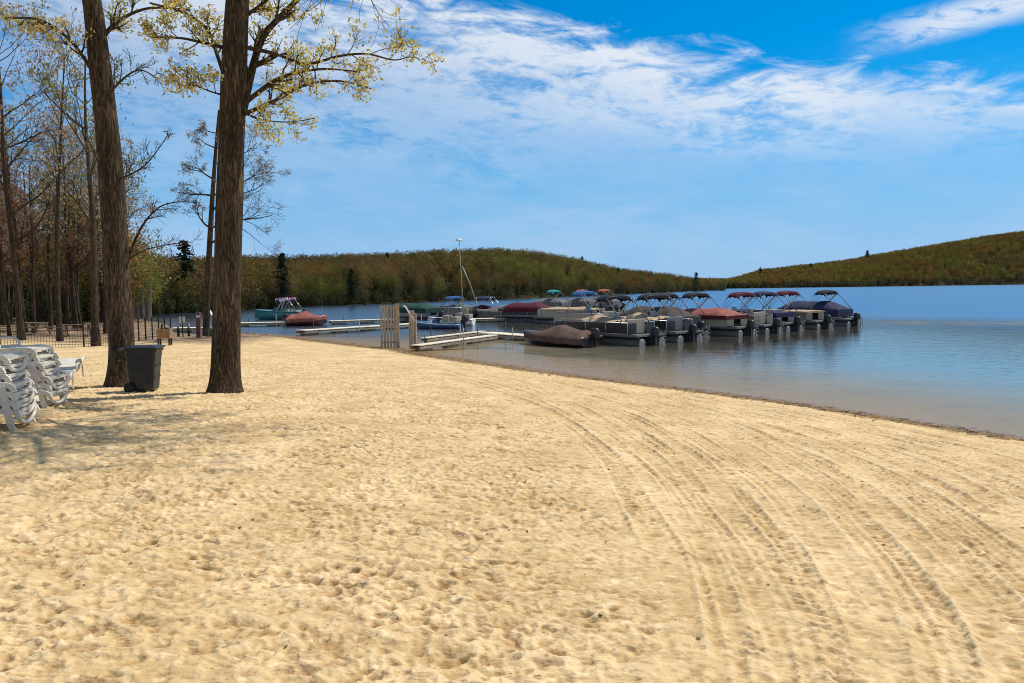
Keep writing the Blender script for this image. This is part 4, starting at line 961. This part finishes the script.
# sailboat
sp_ = spot(474,325); t = runabout(sp_, R(172), 'small sailboat with a bare pole mast topped by a white float', 'white', None, L_=4.0, W=.75, name='sailboat', cat='sailboat', motor=False, h=.45)
Yd = sp_[1]; inv = t.matrix_world.inverted() if False else None
mw = Matrix.Translation(Vector(sp_)) @ Matrix.Rotation(R(172), 4, 'Z'); inv = mw.inverted()
m = MB(); a = inv @ at_y(464, 322, Yd); b = inv @ at_y(459, 240, Yd); m.tube([a, a.lerp(b, .5), b], [.045, .04, .03], 8); ms = m.build('mast', MT['cream'], t)
m = MB(); c = b; m.loft([[(c.x+r_*math.cos(q), c.y+r_*math.sin(q), c.z+z_) for q in np.linspace(0, 2*math.pi, 12, endpoint=False)] for r_, z_ in ((.05,-.12),(.26,-.08),(.28,.0),(.2,.08),(.06,.13))]); m.build('float', MT['white'], ms)
m = MB(); m.tube([inv @ at_y(462, 266, Yd), inv @ at_y(470, 284, Yd), inv @ at_y(476, 301, Yd)], .05, 8); m.tube([inv @ at_y(476, 301, Yd), inv @ at_y(479, 312, Yd)], .03, 6); m.build('boom', MT['cream'], t)

# ------------------------------------------------------------------ docks
def dock(pa, pb, width, label, z=.30, npost=3, group='floating docks', ph=.7):
    a = Vector((pa[0], pa[1], 0)); b = Vector((pb[0], pb[1], 0)); d = b-a; L_ = d.length; rz = math.atan2(d.y, d.x)
    t = thing('dock', a, rz, label, 'dock', group)
    m = MB(); x = 0
    while x < L_-.01:
        w_ = min(.19, L_-x); m.box((x+w_/2, RNG.normal(0, .006), z+RNG.normal(0, .003)), (w_-.012, width, .04)); x += .19
    m.build('decking', MT['dock'], t)
    m = MB(); 
    for s_ in (-1, 1): m.box((L_/2, s_*(width/2-.04), z-.13), (L_-.02, .05, .13))
    x = .8
    while x < L_: m.box((x, 0, z-.25), (1.1, width*.6, .26)); x += 2.6
    m.build('frame', MT['dockside'], t)
    for i in range(npost):
        m = MB(); xx = L_*(i+.5)/npost; s_ = (-1)**i; m.tube([(xx, s_*(width/2+.06), -1.2), (xx, s_*(width/2+.06), z+ph*(.6+.5*RNG.random()))], .026, 8); m.build('post', MT['gatewood' if i % 2 else 'dark'], t)
    return t
def dp(px, py, z=.30): v = on_z(px, py, z); return (v.x, v.y)
dock(dp(415,345.5), dp(494,335), .6, 'pale walkway running from the gate post out over the water')
dock(dp(424,338), dp(484,331), .5, 'narrow pale dock finger just behind the walkway from the gate')
dock(dp(486,332.5), dp(560,337.5), 1.2, 'short dock between the walkway and the brown tarped boat')
a_ = row(-.6, 7.3); b_ = row(8.2, 7.3); dock((a_.x, a_.y), (b_.x, b_.y), 1.5, 'long main dock behind the bows of the near row of boats', npost=8)
dock(dp(455,319), dp(600,316.5), 1.2, 'far dock seen between the sailboat and the tan covered boat', npost=5)
dock(dp(330,321), dp(470,316.5), 1.0, 'long thin far dock passing behind the lattice gate', npost=5)
dock(dp(300,330.5), dp(430,322.5), 1.1, 'dock from the brick-red covered boat towards the gate', npost=4)
dock(dp(232,323), dp(292,322), 1.1, 'short dock left of the brick-red covered boat', npost=2)
dock(dp(172,328), dp(236,327), 1.0, 'low dock with rails behind the dark posts', npost=5, ph=.5)

# ------------------------------------------------------------------ lattice gate and post
g0 = gpt(381, 347); g1 = gpt(398, 347.5)
gl = Vector((g1.x-g0.x, g1.y-g0.y, 0)); rz = math.atan2(gl.y, gl.x)
sG = g0.y/FPX
t = thing('lattice_gate', (g0.x, g0.y, g0.z), rz, 'weathered wooden picket gate standing open at the water edge', 'gate')
Wg = gl.length; Hg = 42*sG
m = MB()
for i in range(5): m.box((Wg*(i+.3)/5.4, 0, Hg/2), (.10, .03, Hg))
m.build('pickets', MT['gatewood'], t)
m = MB()
for z_ in (.25, Hg*.52, Hg-.18): m.box((Wg*.45, .035, z_), (Wg*.95, .035, .09))
m.build('rails', MT['gatewood'], t)
m = MB(); m.box((Wg, 0, Hg/2-.1), (.2, .2, Hg+.25)); m.box((Wg, 0, Hg+.04), (.24, .24, .04)); m.build('post', MT['gatewood'], t, .01)
g2 = gpt(412, 348)
t = thing('gate_post', (g2.x, g2.y, g2.z), 0, 'thick wooden post right of the gate with a slanting white handrail', 'post')
m = MB(); m.box((0, 0, .95), (.26, .26, 2.2)); m.box((.19, .1, .9), (.12, .2, 2.0)); m.build('post', MT['gatewood'], t, .01)
m = MB(); m.tube([(-.42,-.16,2.32),(-.3,-.16,2.28),(.16,-.16,1.5)], .045, 8); m.build('handrail', MT['white'], t)

# ------------------------------------------------------------------ fences
def picket_fence(pts, label, h=1.12, gap=.12, post=2.4, thick=.012, name='metal_fence', top=True):
    P = [Vector(p) for p in pts]; t = thing(name, P[0], 0, label, 'fence'); o_ = P[0]
    mp_ = MB(); mr_ = MB()
    for a, b in zip(P[:-1], P[1:]):
        L_ = (b-a).length; n = int(L_/gap); rz = math.atan2(b.y-a.y, b.x-a.x)
        for i in range(n):
            q = a.lerp(b, i/n)-o_; mp_.box((q.x, q.y, q.z+h/2), (thick, thick, h), rz)
        for z_ in (.15, h-.12):
            mr_.tube([a-o_+Vector((0,0,z_)), b-o_+Vector((0,0,z_))], .018, 4)
        npo = max(1, int(L_/post))
        for i in range(npo+1):
            q = a.lerp(b, i/npo)-o_; m = MB(); m.box((q.x, q.y, q.z+h/2+.03), (.06, .06, h+.1), rz); m.box((q.x, q.y, q.z+h+.1), (.08, .08, .03), rz); m.build('post', MT['fence'], t)
    mp_.build('pickets', MT['fence'], t); mr_.build('rail', MT['fence'], t)
    return t
fz = [gpt(-60, 352), gpt(20, 349), gpt(84, 347), gpt(112, 345.5)]
picket_fence(fz, 'low black metal picket fence crossing behind the stacked loungers')
fz2 = [gpt(112, 345.5), gpt(136, 341), gpt(170, 336.5)]
picket_fence([gpt(139, 341), gpt(171, 337)], 'thin wire fence with pointed posts right of the leaning trunk', h=1.25, gap=.3, post=1.0, thick=.006, name='wire_fence')

# ------------------------------------------------------------------ posts, sign, green bin, wooden box, picnic table
for px, py, hh, lab in ((178.5, 336.5, .62, 'short dark bollard left of the white sign post'), (189, 336.5, .62, 'short dark bollard right of the white sign post')):
    g = gpt(px, py); m = MB(); m.tube([(0,0,-.1),(0,0,hh-.04),(0,0,hh)], [.08,.08,.05], 12); m.tube([(0,0,hh-.12),(0,0,hh-.09)], .09, 12); o = m.build('bollard', MT['dark']); o.location = g; tag(o, lab, 'bollard')
g = gpt(183, 337)
t = thing('sign', g, 0, 'slim post carrying two small white sign panels side by side', 'sign'); m = MB(); m.tube([(0,0,-.1),(0,0,1.35)], .04, 8); m.build('post', MT['dark'], t)
for s_ in (-1, 1): m = MB(); m.box((s_*.12, -.05, 1.1), (.15, .02, .42)); m.build('panel', MT['signw'], t, .005)
g = gpt(203, 337); t = thing('notice_post', (g.x, g.y-.6, g.z), 0, 'reddish wooden post with a small white notice near its top', 'post')
m = MB(); m.box((0,0,.75), (.26,.2,1.7)); m.build('post', MT['redwood'], t, .01); m = MB(); m.box((.02,-.115,1.35), (.2,.02,.15)); m.build('notice', MT['signw'], t)
g = gpt(210, 336.5); t = thing('green_litter_bin', g, 0, 'small green litter bin below a tilted white panel beside the big trunk', 'litter bin')
m = MB(); m.loft([[(r_*math.cos(q), r_*math.sin(q), z_) for q in np.linspace(0, 2*math.pi, 16, endpoint=False)] for r_, z_ in ((.16,0),(.2,.02),(.22,.5),(.23,.52),(.14,.6))]); m.build('body', MT['greenpaint'], t)
m = MB(); m.box((-.14,.15,.8), (.04,.04,1.6)); m.box((.2,.15,.7), (.04,.04,1.4)); m.build('frame', MT['greenpaint'], t)
m = MB(); m.box((.05,.12,1.55), (.5,.3,.05), ry=1.05); m.build('panel', MT['signw'], t)
g = gpt(165, 345); t = thing('wooden_planter', g, .2, 'brown wooden box on dark legs standing behind the wheeled bin', 'box')
m = MB()
for i in range(4): m.box((0, -.27, .42+i*.13), (.62, .03, .12)); m.box((0, .27, .42+i*.13), (.62, .03, .12)); m.box((-.31, 0, .42+i*.13), (.03, .5, .12)); m.box((.31, 0, .42+i*.13), (.03, .5, .12))
m.box((0,0,.38), (.58,.5,.03)); m.box((0,0,.80), (.58,.5,.03)); m.build('slats', MT['brownwood'], t)
for sx in (-1, 1):
    for sy in (-1, 1): m = MB(); m.box((sx*.27, sy*.22, .17), (.08,.08,.36)); m.build('leg', MT['dark'], t)
m = MB(); m.tube([(-.1,-.1,.8),(-.1,-.1,1.05),(-.02,-.1,1.12)], .05, 8); m.box((.1,0,.86), (.2,.2,.1)); m.build('tap', MT['dark'], t)
def picnic(px, py, rz, label):
    g = gpt(px, py); t = thing('picnic_table', g, rz, label, 'picnic table', 'picnic tables under the trees')
    m = MB(); [m.box((0, (i-2)*.15, .75), (1.8, .14, .04)) for i in range(5)]; m.build('table_top', MT['pic'], t)
    for s_ in (-1, 1): m = MB(); m.box((0, s_*.7, .45), (1.8, .25, .04)); m.build('bench', MT['pic'], t)
    for s_ in (-1, 1): m = MB(); m.box((s_*.65, 0, .42), (.09, 1.5, .06)); m.box((s_*.65, .42, .37), (.08, .06, .85), rx=.5); m.box((s_*.65, -.42, .37), (.08, .06, .85), rx=-.5); m.build('leg', MT['pic'], t)
picnic(78, 336, .4, 'brown picnic table behind the fence, between the slim trees'); picnic(35, 334, -.3, 'brown picnic table behind the fence nearer the left edge')

# ------------------------------------------------------------------ wheeled bin
g = gpt(145.5, 391.5); sB = g.y/FPX
t = thing('wheeled_bin', g, R(8), 'dark charcoal wheeled bin standing at the foot of the leaning trunk', 'wheeled bin'); t.scale = (.88, .92, .98)
m = MB(); rings = []
def rrect(x0, x1, w_, z, r_=.06, n=4, ox=0):
    pts = []
    for cx, cy, a0 in ((x1-r_, w_-r_, 0), (x0+r_, w_-r_, 90), (x0+r_, -w_+r_, 180), (x1-r_, -w_+r_, 270)):
        for i in range(n+1): a = R(a0+90*i/n); pts.append((cx+r_*math.cos(a), cy+r_*math.sin(a), z))
    return pts
for z, x0, x1, w_ in ((.05,-.24,.27,.23),(.12,-.30,.285,.245),(.3,-.32,.30,.255),(.6,-.34,.33,.275),(.92,-.36,.37,.295),(.95,-.38,.40,.315),(1.0,-.38,.40,.315),(1.0,-.36,.38,.295)): rings.append(rrect(x0, x1, w_, z))
m.loft(rings, smooth=False); 
for zz in (.35,.62): m.box((0.31+.1*(zz-.3), 0, zz), (.02, .42, .03))
for s_ in (-.12, .12): m.box((0,0,0.02) if False else (.02, s_*2.1, .5), (.30, .03, .7))
m.build('body', MT['bin'], t, .006)
m = MB(); m.loft([rrect(-.40,.43,.335,1.003), rrect(-.40,.43,.335,1.035), rrect(-.34,.37,.28,1.065), rrect(-.28,.30,.2,1.075)], smooth=False)
m.build('lid', MT['bin'], t, .006)
m = MB(); m.tube([(-.38,-.2,.96),(-.50,-.2,1.0),(-.52,-.18,1.01),(-.52,.18,1.01),(-.50,.2,1.0),(-.38,.2,.96)], .02, 8); m.build('handle', MT['bin'], t)
m = MB(); m.tube([(-.28,-.29,.12),(-.28,.29,.12)], .015, 8); m.build('axle', MT['dark'], t)
for s_ in (-1, 1):
    m = MB(); m.tube([(-.28,s_*.27,.125),(-.28,s_*.275,.125),(-.28,s_*.325,.125),(-.28,s_*.33,.125)], [.10,.125,.125,.10], 24); wl = m.build('wheel', MT['binwheel'], t)
    m = MB(); m.tube([(-.28,s_*.331,.125),(-.28,s_*.338,.125)], .05, 16); m.build('hub', MT['dark'], wl)
m = MB(); m.box((-.40,-.1,.78), (.03,.03,.06)); m.tube([(-.4,-.18,.78),(-.55,-.1,.74),(-.62,.02,.72)], .022, 6); m.tube([(-.36,.1,.92),(-.6,.0,.86)], .018, 6); m.build('strap', MT['black'], t)

# ------------------------------------------------------------------ stacked loungers
def ribbon(m, pts, y, w_=.05, h_=.055):
    rings = []
    for i, (x, z) in enumerate(pts):
        a = pts[max(0, i-1)]; b = pts[min(len(pts)-1, i+1)]; dx, dz = b[0]-a[0], b[1]-a[1]; l = math.hypot(dx, dz) or 1; nx_, nz = -dz/l*h_/2, dx/l*h_/2
        rings.append([(x+nx_, y-w_/2, z+nz), (x+nx_, y+w_/2, z+nz), (x-nx_, y+w_/2, z-nz), (x-nx_, y-w_/2, z-nz)])
    m.loft(rings, smooth=False)
def make_lounger():
    t = thing('sun_lounger', (0,0,0))
    side = [tuple(p) for p in spline([(0,.22),(.06,.31),(.25,.33),(.7,.30),(1.15,.30),(1.4,.33),(1.9,.40)], 26)]
    for s_ in (-1, 1):
        m = MB(); ribbon(m, side, s_*.32, .05, .085); m.build('side_rail', MT['resin'], t, .008)
        m = MB(); ribbon(m, [tuple(p) for p in spline([(.62,.30),(.60,.42),(.72,.50),(.95,.50),(1.18,.47),(1.28,.36)], 18)], s_*.355, .06, .035); m.build('armrest', MT['resin'], t, .008)
    m = MB()
    for x in np.arange(.10, 1.15, .085): z = float(np.interp(x, [p[0] for p in side], [p[1] for p in side])); m.box((x, 0, z+.01), (.062, .60, .018))
    m.build('seat', MT['resin'], t)
    m = MB()
    for x in np.arange(1.2, 1.88, .085): z = float(np.interp(x, [p[0] for p in side], [p[1] for p in side])); m.box((x, 0, z+.012), (.062, .60, .018), ry=-.22)
    m.build('backrest', MT['resin'], t)
    for x0, sg in ((.16, -1), (1.5, 1)):
        for s_ in (-1, 1):
            m = MB(); ribbon(m, [tuple(p) for p in spline([(x0,.32),(x0+sg*.02,.2),(x0+sg*.05,.08),(x0+sg*.10,0)], 10)], s_*.345, .035, .09); m.build('leg', MT['resin'], t, .006)
    m = MB(); a = np.linspace(0, math.pi, 15)
    m.tube([(.02, .30*math.cos(q), .30-.20*math.sin(q)**.8) for q in a], .03, 8); m.box((.02, 0, .31), (.04, .64, .05)); m.build('end_bow', MT['resin'], t)
    return t
proto = make_lounger(); first = True
def put_lounger(x, y, z, rz, label, tilt=(0, 0), group='white loungers stacked at the left edge'):
    global first
    o = proto if first else copy_tree(proto); first = False
    o.location = (x, y, z); o.rotation_euler = (tilt[0], tilt[1], rz); tag(o, label, 'sun lounger', group); return o
s1 = on_z(33, 431, 1.08); s2 = on_z(62, 408, 1.03); s3 = on_z(54, 392, .98)
ordn = ['bottom', 'second', 'third', 'fourth', 'fifth', 'sixth', 'top']
for si, (sp0, nn, rz, nm) in enumerate(((s1, 7, R(192), 'near'), (s2, 7, R(186), 'rear'))):
    for k in range(nn):
        lab = f'white resin lounger, {"at the " + ordn[k] if k in (0, 6) else ordn[k] + " from the bottom"} of the {nm} stack at the left edge'
        put_lounger(sp0.x+RNG.normal(0, .04)-.035*k*(1 if si == 0 else 1.6), sp0.y+RNG.normal(0, .03), Hs(sp0.x, sp0.y)-.02+k*.135, rz+RNG.normal(0, .03), lab, (RNG.normal(0, .015), RNG.normal(0, .012)))
put_lounger(s3.x+.15, s3.y-.2, Hs(s3.x, s3.y)+.06, R(112), 'single white lounger beyond the stacks showing its curved end', (0, -.08), group=None)
e = on_z(6, 449, 1.1); put_lounger(e.x-.36, e.y, Hs(e.x, e.y)+.02, R(175), 'white lounger leg end poking into the frame below the near stack', (0, .2), group=None)

# ------------------------------------------------------------------ twigs and dead reeds washed up along the water line
V = []; F = []
for _ in range(2600):
    i = int(RNG.integers(2, 16)); f = RNG.random(); p = LP[i]*(1-f)+LP[i+1]*f; nrm = np.array([LP[i+1][1]-LP[i][1], -(LP[i+1][0]-LP[i][0])]); nrm /= np.linalg.norm(nrm)
    q = p-nrm*RNG.normal(.75, .45); a = RNG.uniform(0, math.pi); L_ = RNG.uniform(.02, .13); z = Hs(*q) if False else 0
    V.append((q[0], q[1], a, L_))
V = np.array(V); z = H(V[:, 0], V[:, 1])+.012; n = len(V); c = np.stack([V[:, 0], V[:, 1], z], 1); d = np.stack([np.cos(V[:, 2]), np.sin(V[:, 2]), RNG.normal(0, .15, n)], 1)*V[:, 3:4]; w_ = np.stack([-np.sin(V[:, 2]), np.cos(V[:, 2]), np.zeros(n)+.5], 1)*.008
vv = np.stack([c-d-w_, c+d-w_, c+d+w_, c-d+w_], 1).reshape(-1, 3)
o = fast_mesh('washed_up_twigs', vv, np.arange(n*4).reshape(-1, 4), mat('twig_brown', (.17,.11,.05), .9, noise=.5, nscale=3)); tag(o, 'dark twigs and debris scattered along the water line', 'debris', kind='stuff')

# small dead leaves and crumbs scattered over the sand
n = 1500; px_ = RNG.uniform(-13, 12, n); py_ = RNG.uniform(2.5, 24, n); dd_ = sdist(px_, py_); k_ = dd_ > 1; px_, py_, dd_ = px_[k_], py_[k_], dd_[k_]; n = len(px_)
pz_ = H(px_, py_, dd_)+samp(hm, px_, py_)*np.clip((dd_+.1)/1.6, 0, 1)+.006
c = np.stack([px_, py_, pz_], 1); a = RNG.uniform(0, 6.28, n); L_ = RNG.choice([.005, .008, .012, .02], n)[:, None]
d = np.stack([np.cos(a), np.sin(a), RNG.normal(0, .25, n)], 1)*L_; w_ = np.stack([-np.sin(a), np.cos(a), RNG.normal(0, .4, n)], 1)*L_*RNG.uniform(.25, .8, (n, 1))
vv = np.stack([c-d, c-w_, c+d, c+w_], 1).reshape(-1, 3)
o = fast_mesh('dead_leaves', vv, np.arange(n*4).reshape(-1, 4), bpy.data.materials['twig_brown']); tag(o, 'tiny dead leaves and crumbs scattered over the open sand', 'debris', kind='stuff')

scene.render.filter_size = 1.0; scene.cycles.filter_width = 1.0; scene.cycles.max_bounces = 6; scene.cycles.transparent_max_bounces = 8
